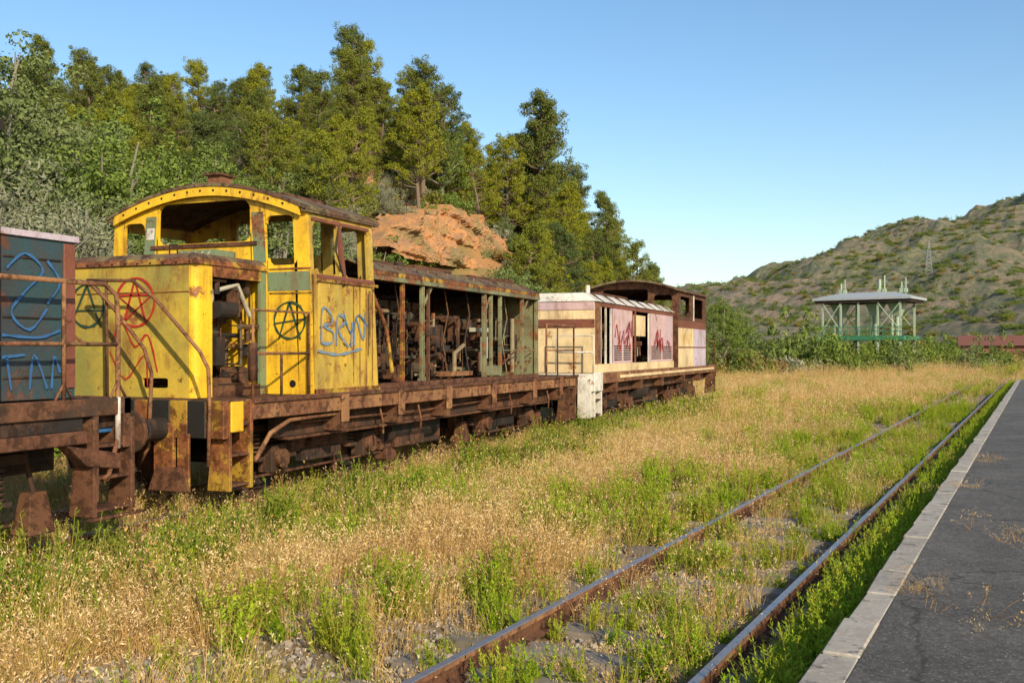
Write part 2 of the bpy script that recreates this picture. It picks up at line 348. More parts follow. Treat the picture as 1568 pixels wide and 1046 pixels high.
mb.box(NX1-.05,NX1+.01,NY+.30,CY0-.14,NT-.16,NT-.02,YELR); mb.box(NX1-.04,NX1,NY+.30,CY0-.14,DK+.004,DK+.14,RUST)
mb.box(NX0,NX0+.04,NY+.1,CY0-.01,DK+.004,NT-.02,YELS)
for (z0,z1,o0,o1,mt) in ((NT-.02,NT+.05,-.03,0.0,YELR),(NT+.05,NT+.12,0.0,.09,ROOFR)):
    mb.hexa([(NX0+o0,NY+o0,z0),(NX1-o0,NY+o0,z0),(NX1-o0,CY0-.01,z0),(NX0+o0,CY0-.01,z0),(NX0+o1,NY+o1,z1),(NX1-o1,NY+o1,z1),(NX1-o1,CY0-.01,z1),(NX0+o1,CY0-.01,z1)],mt)
for x in np.arange(NX0+.15,NX1,.2): mb.pipe([(x,NY-.035,NT+.0),(x,NY-.02,NT)],.012,HOLE,6)
mb.box(-8.75,-8.15,NY+.5,NY+.9,NT+.12,NT+.20,GRN)
for x in (-9.75,-8.6): mb.pipe([(x,NY+.2,NT+.12),(x,NY+.2,NT+.24),(x+.12,NY+.2,NT+.24),(x+.12,NY+.2,NT+.12)],.01,DARK,5)
mb.box(NX0+.15,NX1-.1,NY-.010,NY-.001,2.66,2.672,YELR)
mb.obj('nose_hood',loco)
mb=MB()
mb.pipe([(-8.5,NY+.34,2.62),(-8.2,NY+.34,2.62)],.21,TANK,18); mb.pipe([(-8.2,NY+.34,2.62),(-8.14,NY+.34,2.62)],[.21,.12],TANK,18)
mb.pipe([(-8.15,NY+.5,2.7),(-8.12,NY+.9,2.8),(-8.15,NY+1.2,2.4)],.03,TANK,7)
clutter(mb,-8.9,-8.08,NY+.12,CY0-.1,1.42,2.9,60,[DARK,DARKR,ENG,RUST,DARK],3)
mb.box(-9.3,-9.1,NY+.1,CY0-.05,1.4,2.9,DARK)
mb.obj('nose_equipment',loco)
# long hood
HX=XS-.16; HXL=XL+.16; HY0,HY1=12.72,19.65
mb=MB()
zt=3.10
mb.hexa([(HX-.02,HY0,zt+.04),(HX+.04,HY0,zt+.04),(HX+.04,HY1,zt+.04),(HX-.02,HY1,zt+.04),(HX-.42,HY0,zt+.20),(HX-.36,HY0,zt+.22),(HX-.36,HY1,zt+.22),(HX-.42,HY1,zt+.20)],ROOFR)
mb.hexa([(HXL-.04,HY0,zt+.04),(HXL+.02,HY0,zt+.04),(HXL+.02,HY1,zt+.04),(HXL-.04,HY1,zt+.04),(HXL+.36,HY0,zt+.22),(HXL+.42,HY0,zt+.20),(HXL+.42,HY1,zt+.20),(HXL+.36,HY1,zt+.22)],ROOFR)
mb.box(HXL+.37,HX-.37,HY0,HY1,zt+.19,zt+.222,ROOFR)
for y in (13.9,15.2,16.6,17.9,18.9):
    mb.hexa([(HX+.02,y,zt+.045),(HX+.05,y,zt+.045),(HX+.05,y+.03,zt+.045),(HX+.02,y+.03,zt+.045),(HX-.38,y,zt+.222),(HX-.35,y,zt+.24),(HX-.35,y+.03,zt+.24),(HX-.38,y+.03,zt+.222)],ROOFR)
for y,l,h in ((13.3,.9,.05),(15.0,1.4,.08),(17.2,1.2,.06),(18.7,.7,.09)): mb.box(HXL+.9,HX-.45,y,y+l,zt+.222,zt+.222+h,RUST)
for y in np.arange(13,19.5,.37): mb.pipe([(HX-.15,y,zt+.13),(HX-.15,y,zt+.17)],.018,RUSTL,6)
mb.pipe([(XC+.3,15.9,zt+.2),(XC+.3,15.9,zt+.45)],.09,DARK,12)
mb.box(HX-.10,HX+.035,HY0,HY1,zt-.03,zt+.038,YELR); mb.box(HX-.06,HX+.045,HY0,HY1,zt-.10,zt-.032,POST)
mb.box(HXL-.035,HXL+.10,HY0,HY1,zt-.06,zt+.038,YELR)
mb.box(HX-.08,HX+.02,HY0,HY1,DK+.003,DK+.08,RUST); mb.box(HXL-.02,HXL+.08,HY0,HY1,DK+.003,DK+.10,RUST)
for y,w,m in ((12.74,.07,POST),(13.72,.06,YELR),(14.38,.08,POST),(14.62,.03,RUST),(16.85,.12,POST),(17.20,.05,POST),(17.62,.06,POST),(18.75,.09,POST),(19.55,.10,POST)):
    mb.box(HX-.06,HX,y,y+w,DK+.08,zt-.10,m)
    if w>.05: mb.box(HX+.001,HX+.015,y+.3*w,y+.7*w,DK+.12,zt-.12,m)
for y in (14.38,16.85,18.75):
    for sg in (1,): mb.hexa([(HX-.05,y+.05+sg*.02,zt-.42),(HX-.02,y+.05+sg*.02,zt-.42),(HX-.02,y+.05+sg*.08,zt-.42),(HX-.05,y+.05+sg*.08,zt-.42),(HX-.05,y+.05+sg*.30,zt-.11),(HX-.02,y+.05+sg*.30,zt-.11),(HX-.02,y+.05+sg*.37,zt-.11),(HX-.05,y+.05+sg*.37,zt-.11)],POST)
mb.pipe([(HX-.25,13.1,zt-.15),(HX-.2,13.55,2.3),(HX-.15,13.65,1.6)],.035,YELR,7)
mb.pipe([(HX-.04,17.3,DK+.1),(HX-.04,18.6,2.0)],.018,RUST,6); mb.pipe([(HX-.04,17.62,1.95),(HX-.04,19.5,1.95)],.014,POST,6)
mb.box(HX-.04,HX-.01,16.97,17.62,DK+.10,1.66,POST)
for a,b in ((12.75,14.6),(14.75,16.3),(16.4,18.0),(18.4,19.6)): mb.box(HXL,HXL+.03,a,b,DK+.1,zt-.06,DARK)  # dark far-side panels, added to keep the engine bay dark
mb.box(HXL+.05,HX-.08,HY1-.06,HY1-.01,DK+.004,zt+.02,POST)
for y in np.arange(HY0+.4,HY1,.9): mb.box(HXL+.1,HX-.1,y,y+.06,zt+.0,zt+.06,DARKR)
mb.obj('hood_frame',loco,bevel=.005)
mb=MB()
mb.box(XC-.5,XC+.5,13.9,16.6,1.5,2.05,ENG); mb.box(XC-.35,XC+.35,14.0,16.5,2.05,2.6,DARKR)
for i in range(6):
    y=14.1+i*.41; mb.box(XC-.25,XC+.45,y,y+.33,2.6,2.82,ENG); mb.pipe([(XC+.4,y+.16,2.7),(XC+.62,y+.16,2.55),(XC+.66,y+.16,2.2)],.05,RUST,8)
    mb.pipe([(XC+.5,y+.16,1.8),(XC+.56,y+.16,1.8)],.13,DARKR,14)
mb.pipe([(XC+.66,14.0,2.45),(XC+.66,16.7,2.45)],.09,RUST,12)
mb.pipe([(XC+.2,12.95,2.0),(XC+.2,13.8,2.0)],.5,DARKR,24); mb.pipe([(XC+.3,13.3,2.45),(XC+.75,13.3,2.45)],.3,ENG,18)
mb.pipe([(XC-.1,16.7,2.1),(XC-.1,17.1,2.1)],.55,DARKR,24); mb.pipe([(XC,17.2,2.2),(XC,18.4,2.2)],.38,DARK,20)
mb.box(XC-.6,XC+.7,18.7,19.4,1.5,2.9,ENG)
clutter(mb,XC+.2,HX-.4,12.85,16.7,1.42,2.6,170,[DARK,DARKR,ENG,RUST,DARKR,DARK,DARK,PIPEC],5)
clutter(mb,XC-.4,HX-.4,16.8,19.45,1.42,2.6,150,[DARK,DARKR,ENG,RUST,PIPEC,DARK,DARK],9)
for k in range(7):
    y=13.1+k*.9; mb.pipe([(HX-.3,y,zt-.1),(HX-.26,y+.06,2.6),(HX-.32,y-.04,2.1),(HX-.25,y+.03,1.5)],random.choice([.010,.014,.02]),random.choice([RUST,DARK,PIPEC,POST]),5)
mb.pipe([(HX-.25,17.3,1.55),(HX-.25,17.3,2.2),(HX-.25,17.5,2.2),(HX-.25,17.5,1.8)],.035,TANK,8)
mb.pipe([(HX-.3,18.95,1.5),(HX-.3,18.95,2.6)],.05,PIPEC,10)
mb.box(HX-.4,HX-.2,17.05,17.5,2.30,2.38,TANK); mb.box(HX-.5,HX-.12,15.7,16.6,1.5,1.58,RUSTL)
mb.pipe([(HX-.3,16.2,1.5),(HX-.3,16.2,1.9),(HX-.3,16.6,2.05)],.04,PIPEC,8)
mb.obj('diesel_engine',loco)
# handrails
mb=MB(); hr=.018
z=2.44
mb.pipe([(XS-.03,9.78,DK),(XS-.03,9.78,z),(XS-.03,10.95,z),(XS-.03,10.95,DK)],.02,RUSTL)
mb.pipe([(XS-.03,9.78,1.92),(XS-.03,10.95,1.92)],hr,RUSTL); mb.pipe([(XS-.03,10.35,DK),(XS-.03,10.35,1.92)],hr,RUST)
mb.box(XS-.06,XS+.0,9.73,9.83,1.6,2.05,RUST)
mb.pipe([(-8.6,Y0-.02,2.78),(-8.25,Y0-.03,2.56),(-7.6,Y0-.04,1.95),(-7.47,Y0-.05,1.75),(-7.45,Y0-.05,1.3),(-7.47,Y0-.05,.65)],.022,RUSTL)
mb.pipe([(-9.3,Y0-.02,2.8),(-8.9,Y0-.05,2.5),(-8.35,Y0-.1,1.98),(-8.24,Y0-.1,1.7),(-8.28,Y0-.1,.85),(-8.4,Y0-.1,.66)],.022,RUSTL)
mb.pipe([(-8.6,Y0-.02,2.78),(-9.3,Y0-.02,2.8)],.02,RUST); mb.pipe([(-9.0,Y0-.02,2.8),(-9.0,Y0,DK)],.018,RUST)
mb.pipe([(-9.9,Y0,DK),(-9.9,Y0,2.3),(-10.6,Y0,2.3),(-10.6,Y0,DK)],.02,RUST)
for s0,s1 in ((19.8,21.6),):
    mb.pipe([(XS-.03,s0,DK),(XS-.03,s0,2.5),(XS-.03,s1,2.5),(XS-.03,s1,DK)],.022,RUSTL); mb.pipe([(XS-.03,s0,1.95),(XS-.03,s1,1.95)],.018,RUSTL)
    mb.pipe([(XS-.03,s0+.7,DK),(XS-.03,s0+.7,2.5)],.018,RUST)
    mb.pipe([(XS-.03,Y1-.05,2.5),(-9,Y1-.05,2.5),(-10.6,Y1-.05,2.5),(-10.6,Y1-.05,DK)],.022,RUST)
mb.box(XC-.8,XC+.8,19.8,21.2,DK,2.45,POST)
mb.obj('handrails',loco,smooth=True)
# graffiti
mb=MB(); U=(1,0,0);V=(0,0,1)
cx,cz=-8.95,2.55
mb.ribbon(circ(cx,cz,.30),.035,(0,NY-.014,0),U,V,GRED)
st=[(cx+.28*math.cos(math.pi/2+k*4*math.pi/5),cz+.28*math.sin(math.pi/2+k*4*math.pi/5)) for k in range(6)]
for a,b in zip(st[:-1],st[1:]): mb.ribbon([a,b],.03,(0,NY-.016,0),U,V,GRED)
mb.ribbon([(-9.3,2.1),(-9.15,2.3),(-8.95,2.0),(-8.75,2.15),(-8.6,1.7)],.03,(0,NY-.014,0),U,V,GRED)
mb.ribbon([(-9.35,1.95),(-9.1,1.6),(-8.8,1.9),(-8.75,1.5)],.025,(0,NY-.015,0),U,V,GRED)
mb.ribbon(circ(-9.72,2.52,.27),.04,(0,NY-.014,0),U,V,GDK)
for q in ([(-9.98,2.3),(-9.72,2.78)],[(-9.72,2.78),(-9.5,2.25)]): mb.ribbon(q,.04,(0,NY-.016,0),U,V,GDK)
mb.ribbon([(-9.95,2.46),(-9.45,2.46)],.035,(0,NY-.018,0),U,V,GDK)
cx,cz=-7.66,2.35
mb.ribbon(circ(cx,cz,.24),.035,(0,CY0-.014,0),U,V,GDK)
for q in ([(cx-.17,cz-.25),(cx,cz+.24)],[(cx,cz+.24),(cx+.17,cz-.25)]): mb.ribbon(q,.035,(0,CY0-.016,0),U,V,GDK)
mb.ribbon([(cx-.25,cz-.04),(cx+.25,cz+.02)],.03,(0,CY0-.018,0),U,V,GDK)
U2=(0,1,0)
for pts in ([(11.18,2.05),(11.2,2.5),(11.4,2.45),(11.42,2.32),(11.22,2.28),(11.46,2.2),(11.44,2.06),(11.18,2.05)],[(11.55,2.02),(11.58,2.42),(11.78,2.36),(11.6,2.22),(11.85,2.0)],[(11.95,2.35),(11.92,2.0)],[(12.0,2.02),(12.05,2.4),(12.25,2.1),(12.3,2.5)],[(11.1,1.95),(11.6,1.9),(12.2,1.98)]):
    mb.ribbon(pts,.042,(XS+.012,0,0),U2,V,GLB)
mb.ribbon([(11.7,2.5),(11.9,2.2),(12.1,2.45),(12.35,2.3)],.03,(XS+.015,0,0),U2,V,GBLU)
for k in range(5): mb.ribbon([(-8.7+k*.11,NT+.14),(-8.66+k*.11,NT+.18)],.012,(0,NY+.495,0),U,V,WHT)
mb.obj('graffiti',loco)

# ================================================================= dark locomotive at the left edge
l0=empty('locomotive',(XC,2.5,0))
mb=MB(); D0=1.50; E=7.78
mb.box(XL+.15,XS-.13,-5,E-.03,1.2,D0-.02,DARK); mb.box(XS-.12,XS,-5,E,1.33,D0,DARKR); mb.box(XL,XL+.12,-5,E,1.33,D0,DARKR)
mb.box(XS-.14,XS+.02,-5,7.2,1.08,1.20,RUST); mb.box(XS-.1,XS-.04,-5,7.2,1.2,1.33,DARK)
mb.hexa([(XS-.14,7.2,.86),(XS+.02,7.2,.86),(XS+.02,7.62,.80),(XS-.14,7.62,.80),(XS-.14,6.95,1.08),(XS+.02,6.95,1.08),(XS+.02,7.62,.95),(XS-.14,7.62,.95)],RUST)
mb.box(XS-.14,XS,7.3,7.36,.5,1.33,DARKR)
mb.box(XL,XS,E-.1,E,1.0,D0-.003,RUST)
steps(mb,XS+.01,7.28,7.82,.36,1.3,RUST,-1,RUST)
mb.box(XS-.02,XS+.05,7.2,7.9,.33,.36,RUST)
for x in (XC+.87,XC-.87): buffer(mb,x,E,1.05,1,DARK)
mb.box(XC-.12,XC+.12,E,E+.45,.95,1.12,DARK); mb.box(XC-.9,XC+.9,6,7.6,.75,1.2,DARK)
mb.box(XS-.3,XS-.16,7.5,7.75,1.15,1.3,GBLU)
mb.obj('underframe',l0,bevel=.008)
bogie(l0,XC,5.1,'bogie',1.22); bogie(l0,XC,-2.6,'bogie_rear',1.22)
mb=MB(); hx=-7.6; hl=-10.45
mb.box(hl,hx,6.5,7.35,D0+.003,3.0,TEAL); mb.box(hl-.03,hx+.03,6.48,7.38,3.0,3.06,LAV)
mb.box(hx+.001,hx+.02,7.2,7.34,D0+.1,2.98,BRED)
for z in (1.7,2.25,2.8): mb.box(hx+.001,hx+.012,6.52,7.18,z,z+.02,DARK)
mb.box(hl,hx,6.46,6.5,D0+.003,3.0,BRED)
mb.box(hl-.1,XS-.06,4.9,6.29,D0+.003,3.85,DARKR); mb.box(hl-.15,XS-.03,4.85,6.31,3.85,3.95,DARK)
mb.box(XS-.059,XS-.05,5.1,6.0,2.9,3.6,HOLE)
mb.box(hl,hx,6.29,6.46,D0+.003,3.0,TEAL)
mb.box(hl,hx,-4.2,4.9,D0+.003,3.0,TEAL); mb.box(hl-.03,hx+.03,-4.22,4.88,3.0,3.06,LAV)
mb.obj('body',l0,bevel=.01)
mb=MB()
mb.pipe([(XS-.02,6.0,2.60),(XS-.02,7.45,2.60),(XS-.02,7.6,2.5),(XS-.02,7.62,2.3),(XS-.02,7.62,1.1),(XS-.02,7.5,.75),(XS-.02,7.42,.72)],.024,RUSTL)
mb.pipe([(XS-.02,6.0,2.02),(XS-.02,7.62,2.02)],.020,RUSTL); mb.pipe([(XS-.02,6.95,D0),(XS-.02,6.95,2.6)],.020,RUSTL)
mb.pipe([(XS-.02,7.62,2.02),(-7.9,E,2.02),(-8.6,E,2.4),(-8.7,E,D0)],.02,RUSTL); mb.pipe([(XS-.02,7.62,1.5),(XS-.02,7.62,1.0)],.028,WHT)
for y in (6.95,7.62): mb.pipe([(XS-.02,y-.1,D0),(XS-.02,y,D0+.16),(XS-.02,y+.1,D0)],.014,RUSTL)
mb.obj('handrails',l0,smooth=True)
mb=MB(); O=(hx+.022,0,0)
for pts in ([(6.55,2.7),(6.75,2.85),(6.95,2.7),(6.75,2.5),(6.6,2.3),(6.8,2.15),(7.0,2.35)],[(7.0,2.8),(7.15,2.6),(7.0,2.4)],[(6.55,1.9),(6.6,1.6)],[(6.5,1.9),(6.75,1.92)],[(6.8,1.6),(6.85,1.92),(7.0,1.6)],[(7.05,1.6),(7.08,1.9),(7.15,1.75)],[(6.5,2.1),(6.9,2.08),(7.15,2.15)]):
    mb.ribbon(pts,.03,O,U2,V,GBLU)
mb.obj('graffiti',l0)

# ================================================================= far locomotive
l2=empty('locomotive',(XC,31,0)); A0,A1=23.0,38.6; W0=-10.4
xc2=(XS+W0)/2
mb=MB()
mb.box(W0+.2,XS-.13,A0+.05,A1-.05,1.15,DK-.03,DARK); mb.box(XS-.12,XS,A0+.1,A1,1.12,DK,RUSTL); mb.box(W0,W0+.12,A0+.1,A1,1.12,DK,RUST)
mb.box(W0+.13,XS-.13,A0+.1,A1,DK-.025,DK,RUST); mb.box(XS-.02,XS+.03,A0+2.3,A1-.6,DK-.16,DK-.08,CREAM)
mb.box(W0,XS,A0,A0+.08,.95,DK,WHT); mb.box(W0,XS,A1-.08,A1,.95,DK,RUST)
mb.box(XS-.42,XS-.3,A0+1.5,A1-1,.84,1.14,DARKR)
for y in (25,27.5,30,33,35.5): mb.box(XS-.3,XS+.01,y-.06,y+.06,.86,1.14,RUST)
mb.box(XS-.02,XS+.02,A0,A0+.7,.95,DK+.02,WHT)
mb.box(XS-.9,XS-.55,A0-.05,A0-.01,.35,1.2,WHT); mb.box(XS-.40,XS-.05,A0-.05,A0-.01,.3,1.25,WHT)
steps(mb,XS,A0+.1,A0+.7,.32,DK-.02,WHT,-1,RUST)
steps(mb,XS,A1-.8,A1-.2,.32,DK-.02,RUST)
for x in (xc2+.87,xc2-.87): buffer(mb,x,A0,1.05,-1,DARK); buffer(mb,x,A1,1.05,1,DARK)
for x in (xc2+.3,xc2+.5): mb.pipe([(x,A0,1.05),(x,A0-.2,1.0),(x+.05,A0-.2,.6)],.03,BLK,7)
mb.box(xc2-1,xc2+1,28,31.5,.4,1.1,DARKR)
mb.pipe([(XS-.6,28.2,.75),(XS-.6,29.6,.75)],.28,DARK,16)
mb.obj('underframe',l2,bevel=.008)
bogie(l2,xc2,26.0,'bogie'); bogie(l2,xc2,34.6,'bogie_rear')
mb=MB(); gx=XS-.14; gl=W0+.14; B0=23.5; B1=32.0; T=3.16
mb.box(gl,gx,B0,B0+.05,DK+.003,2.95,CREAM); mb.box(gl-.01,gx+.01,B0-.012,B0-.002,2.5,2.72,BRED)
mb.box(gl,gx,B0-.02,B0+.06,2.95,T,PINK)
mb.box(gx-.05,gx,B0+.052,B0+.55,DK+.003,T-.01,RUSTL)
mb.box(gx-.05,gx+.012,B0,B1,DK+.003,DK+.22,CREAM); mb.box(gx-.05,gx+.008,B0+.55,B1,T-.12,T-.01,BRED)
def pan(a,b,m,louv=True):
    mb.box(gx-.03,gx,a,b,DK+.22,T-.12,m); mb.box(gx+.001,gx+.012,a,a+.03,DK+.24,T-.12,BRED); mb.box(gx+.001,gx+.012,b-.03,b,DK+.24,T-.12,BRED)
    if louv:
        for g in range(2):
            y0=a+.2+g*(b-a-.2)/2; y1=y0+(b-a-.6)/2
            for k in range(7): mb.box(gx+.001,gx+.016,y0,y1,DK+.3+k*.06,DK+.33+k*.06,DARK)
pan(25.0,27.0,PINK); pan(28.9,31.9,PINK)
for y in (24.05,24.5,24.95,27.0,27.35,28.85): mb.box(gx-.05,gx-.004,y,y+.06,DK+.22,T-.12,random.choice([WHT,BRED,POST]))
mb.box(gx-.6,gx-.1,27.3,28.8,2.35,2.95,CREAM)
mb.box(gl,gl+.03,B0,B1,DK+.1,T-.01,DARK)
mb.hexa([(gl-.05,B0-.05,T),(gx+.05,B0-.05,T),(gx+.05,B1,T),(gl-.05,B1,T),(gl+.3,B0+.1,T+.22),(gx-.3,B0+.1,T+.22),(gx-.3,B1,T+.22),(gl+.3,B1,T+.22)],WHT)
for y in np.arange(B0+.6,B1,1.05): mb.hexa([(gx+.03,y,T+.005),(gx+.07,y,T+.005),(gx+.07,y+.05,T+.005),(gx+.03,y+.05,T+.005),(gx-.3,y,T+.225),(gx-.27,y,T+.25),(gx-.27,y+.05,T+.25),(gx-.3,y+.05,T+.225)],DARKR)
mb.pipe([(gx-.3,B0+.4,T+.2),(gx-.3,B0+.4,T+.42)],.06,WHT,10); mb.box(gl+.6,gx-.7,26,29,T+.22,T+.36,RUST)
mb.obj('hood',l2,bevel=.006)
mb=MB(); clutter(mb,xc2-.3,gx-.12,23.7,31.8,1.45,3.0,190,[DARK,DARKR,ENG,RUST,PIPEC,DARK],21); mb.box(xc2-.6,xc2+.4,24.3,31,1.45,2.5,DARK); mb.obj('diesel_engine',l2)
mb=MB(); C0,C1=32.02,36.6; hw=(XS-W0)/2
def arch2(x): return 4.22-.30*((x-xc2)/hw)**2
mb.panel(W0,XS,DK+.003,lambda x:arch2(x)-.03,[(xc2-1.0,xc2+.55,3.35,3.95,.1),(xc2+.75,XS-.2,3.1,3.75,.1),(W0+.2,xc2-1.15,3.1,3.75,.1)],C0,C0+.05,RUST)
mb.panel(W0,XS,DK+.003,lambda x:arch2(x)-.03,[(xc2-.8,xc2+.8,3.1,3.8,.1)],C1-.05,C1,RUST)
for x0,x1 in ((XS-.05,XS-.002),(W0+.002,W0+.05)):
    mb.panel(C0+.052,C1-.052,2.92,lambda y:3.90,[(C0+.4,C0+1.9,3.05,3.72,.1),(C0+2.3,C1-.5,3.05,3.72,.1)],x0,x1,RUST,True)
mb.box(XS-.05,XS,C0+.052,C0+2.4,DK+.003,2.68,CREAM); mb.box(XS-.05,XS,C0+2.41,C1-.052,DK+.003,2.68,LAV); mb.box(XS-.05,XS+.004,C0+.052,C1-.052,2.68,2.92,BRED)
mb.box(W0,W0+.05,C0+.052,C1-.052,DK+.003,2.92,BRED); mb.box(XS+.001,XS+.012,C0,C1,2.02,2.06,BRED)
mb.box(XS-.002,XS+.015,C0+2.35,C0+2.46,2.95,3.85,WHT)
xs=np.linspace(W0-.08,XS+.08,19)
for a,b in zip(xs[:-1],xs[1:]):
    za,zb=arch2(a),arch2(b)
    mb.hexa([(a,C0-.35,za-.03),(b,C0-.35,zb-.03),(b,C1+.15,zb-.03),(a,C1+.15,za-.03),(a,C0-.35,za+.03),(b,C0-.35,zb+.03),(b,C1+.15,zb+.03),(a,C1+.15,za+.03)],ROOFR)
mb.box(W0+.4,XS-.4,A1-2,A1-1.2,DK,2.7,BRED)
mb.obj('cab',l2)
mb=MB()
for s0,s1 in ((37.0,38.4),):
    mb.pipe([(XS-.03,s0,DK),(XS-.03,s0,2.3),(XS-.03,s1,2.3),(XS-.03,s1,DK)],.02,RUSTL)
mb.pipe([(XS-.03,A0+.1,DK),(XS-.03,A0+.1,2.3),(-8.3,A0+.1,2.3),(-8.3,A0+.1,DK)],.022,WHT); mb.pipe([(XS-.03,A0+.1,1.9),(-8.3,A0+.1,1.9)],.02,WHT)
mb.obj('handrails',l2,smooth=True)
mb=MB(); O=(gx+.017,0,0)
R=random.Random(4)
for (a,b) in ((25.1,26.9),(29.3,31.6)):
    for k in range(7):
        y=R.uniform(a+.1,b-.4); zz=R.uniform(1.95,2.5); mb.ribbon([(y,zz),(y+R.uniform(.1,.35),zz+R.uniform(.2,.45)),(y+R.uniform(.2,.5),zz-R.uniform(0,.2)),(y+R.uniform(.3,.5),zz+R.uniform(.1,.4))],.06,O,U2,V,GMAG if k%3 else GRED)
for k in range(4): mb.ribbon([(32.5+k*.4,2.2),(32.7+k*.4,2.5),(32.85+k*.4,2.15)],.05,(XS+.005,0,0),U2,V,YEL)
mb.obj('graffiti',l2)

# ================================================================= track, platform
dr=np.array((.0965,.9953)); pr=np.array((.9953,-.0965))
def rp(t,s,z=0):
    q=dr*t+pr*s; return (float(q[0]),float(q[1]),z)
def railprof(mb,s,t0,t1,z=0,tr=None,n=12):
    tr=tr or rp
    ts=np.linspace(t0,t1,n)
    for a,b in zip(ts[:-1],ts[1:]):
        for (w0,w1,z0,z1,m) in ((.065,.065,-.15,-.135,RUST),(.065,.012,-.135,-.12,RUST),(.010,.010,-.12,-.045,RUST),(.012,.036,-.045,-.036,RUST),(.036,.036,-.036,-.006,RUSTL),(.030,.026,-.006,0,RAILTOP)):
            mb.hexa([tr(a,s-w0,z+z0),tr(a,s+w0,z+z0),tr(b,s+w0,z+z0),tr(b,s-w0,z+z0),tr(a,s-w1,z+z1),tr(a,s+w1,z+z1),tr(b,s+w1,z+z1),tr(b,s-w1,z+z1)],m)
trk=empty('railway_track')
mb=MB()
for s in (-1.81,-3.31): railprof(mb,s,-6,220)
mb.obj('rails',trk)
mb=MB(); R=random.Random(2)
for t in np.arange(-3,90,.62):
    j=R.uniform(-.03,.03); a=t-.12+j; b=t+.12+j; zt_=-.125-R.uniform(0,.012)
    mb.hexa([rp(a,-3.86,-.3),rp(a,-1.28,-.3),rp(b,-1.28,-.3),rp(b,-3.86,-.3),rp(a+.01,-3.85,zt_),rp(a,-1.29,zt_),rp(b,-1.29,zt_-.004),rp(b,-3.85,zt_)],WOOD)
    for s in (-1.81,-3.31):
        for o in (-.11,.11): p=rp(t,s+o,-.14); mb.pipe([p,(p[0],p[1],-.09)],.018,RUST,6)
mb.obj('sleepers',trk)
trk2=empty('railway_track')
mb=MB(); tr2=lambda t,s,z=0:(XC+s,t,z)
for s in (-.75,.75): railprof(mb,s,-8,120,0,tr2)
mb.obj('rails',trk2)
mb=MB()
for t in np.arange(-6,60,.62): mb.box(XC-1.3,XC+1.3,t-.12,t+.12,-.3,-.152,WOOD)
mb.obj('sleepers',trk2)

m,nt,b=newmat('asphalt'); v=coord(nt)
c=mix(nt,ramp(nt,noise(nt,v,1.3,8,.65),[(.38,0.0),(.62,1.0)]),(.090,.082,.074),(.165,.150,.134))
vo=N(nt,'ShaderNodeTexVoronoi'); vo.inputs['Scale'].default_value=48; nt.links.new(v,vo.inputs['Vector'])
c=mix(nt,ramp(nt,vo.outputs['Distance'],[(.18,.9),(.36,0.0)]),c,mix(nt,vo.outputs['Color'],(.10,.09,.08),(.42,.38,.33)))
c=mix(nt,ramp(nt,noise(nt,v,24,6,.8),[(.45,0.0),(.6,.7)]),c,(.045,.04,.037))
vc=N(nt,'ShaderNodeTexVoronoi',feature='DISTANCE_TO_EDGE'); vc.inputs['Scale'].default_value=.38
nz=N(nt,'ShaderNodeTexNoise'); nz.inputs['Scale'].default_value=2.6; nz.inputs['Detail'].default_value=8; nt.links.new(v,nz.inputs['Vector'])
nt.links.new(mix(nt,.45,v,nz.outputs['Color'],'ADD'),vc.inputs['Vector'])
c=mix(nt,ramp(nt,vc.outputs['Distance'],[(.0,.75),(.007,0.0)]),c,(.025,.022,.018))
nt.links.new(c,b.inputs['Base Color']); b.inputs['Roughness'].default_value=.95; bump(nt,b,noise(nt,v,70,4,.8),.9,.012); ASPH=m
plat=empty('platform')
mb=MB(); ZP=.35; PS=-1.03; PT=60
mb.hexa([rp(-14,PS+.20,-.4),rp(-14,14,-.4),rp(PT,14,-.4),rp(PT,PS+.20,-.4),rp(-14,PS+.20,ZP-.004),rp(-14,14,ZP-.004),rp(PT,14,ZP-.004),rp(PT,PS+.20,ZP-.004)],ASPH)
mb.obj('asphalt_surface',plat)
mb=MB(); t=-14.0; R=random.Random(8)
while t<PT:
    L=.75; j=R.uniform(-.014,.014); j2=R.uniform(-.014,.014); zz=ZP+R.uniform(-.004,.010); g=R.choice([.002,.002,.012])
    mb.hexa([rp(t,PS+j,-.4),rp(t,PS+.197,-.4),rp(t+L-g,PS+.197,-.4),rp(t+L-g,PS+j2,-.4),rp(t,PS+j,zz),rp(t,PS+.197,zz),rp(t+L-g,PS+.197,zz),rp(t+L-g,PS+j2,zz)],CONC); t+=L
mb.obj('kerb_edge',plat,bevel=.010)

# ================================================================= terrain
def sn(x,y,k=0):
    return (np.sin(x*.7+1.3+k)*np.cos(y*.9-.4+k)+.5*np.sin(x*1.9-y*1.3+2+k)+.35*np.cos(x*3.1+y*2.7+k))/1.6
def hill(x,y):
    toe=-14.5-np.maximum(0,y-60)*.19; q=toe-x
    h=np.interp(q,[-1,0,4,10,22,60,130,400],[0,0.2,2.6,7,15,20,19,10])
    A=np.interp(y,[-60,0,30,45,60,90,110,140,190,260,350],[.3,.36,.42,.54,.95,1.10,.9,.66,.55,.3,0])
    h=h*A+np.where(q>1,sn(x*.35,y*.35)*.7,0)*np.clip(q/6,0,1)
    h=h+2.0*np.exp(-((y-57)/10)**2)*np.clip((q-12.2)/1.2,0,1)*np.clip((30-q)/10,0,1)
    return h
def ground_z(x,y):
    z=-.19+.03*sn(x*2,y*2)
    return z+hill(x,y)
def axis(lo,hi,nlo,nhi,st):
    a=list(np.arange(nlo,nhi+st/2,st)); x=nlo; s=st
    while x>lo: s*=1.25; x-=s; a.insert(0,x)
    x=nhi; s=st
    while x<hi: s*=1.25; x+=s; a.append(x)
    return np.array(a)
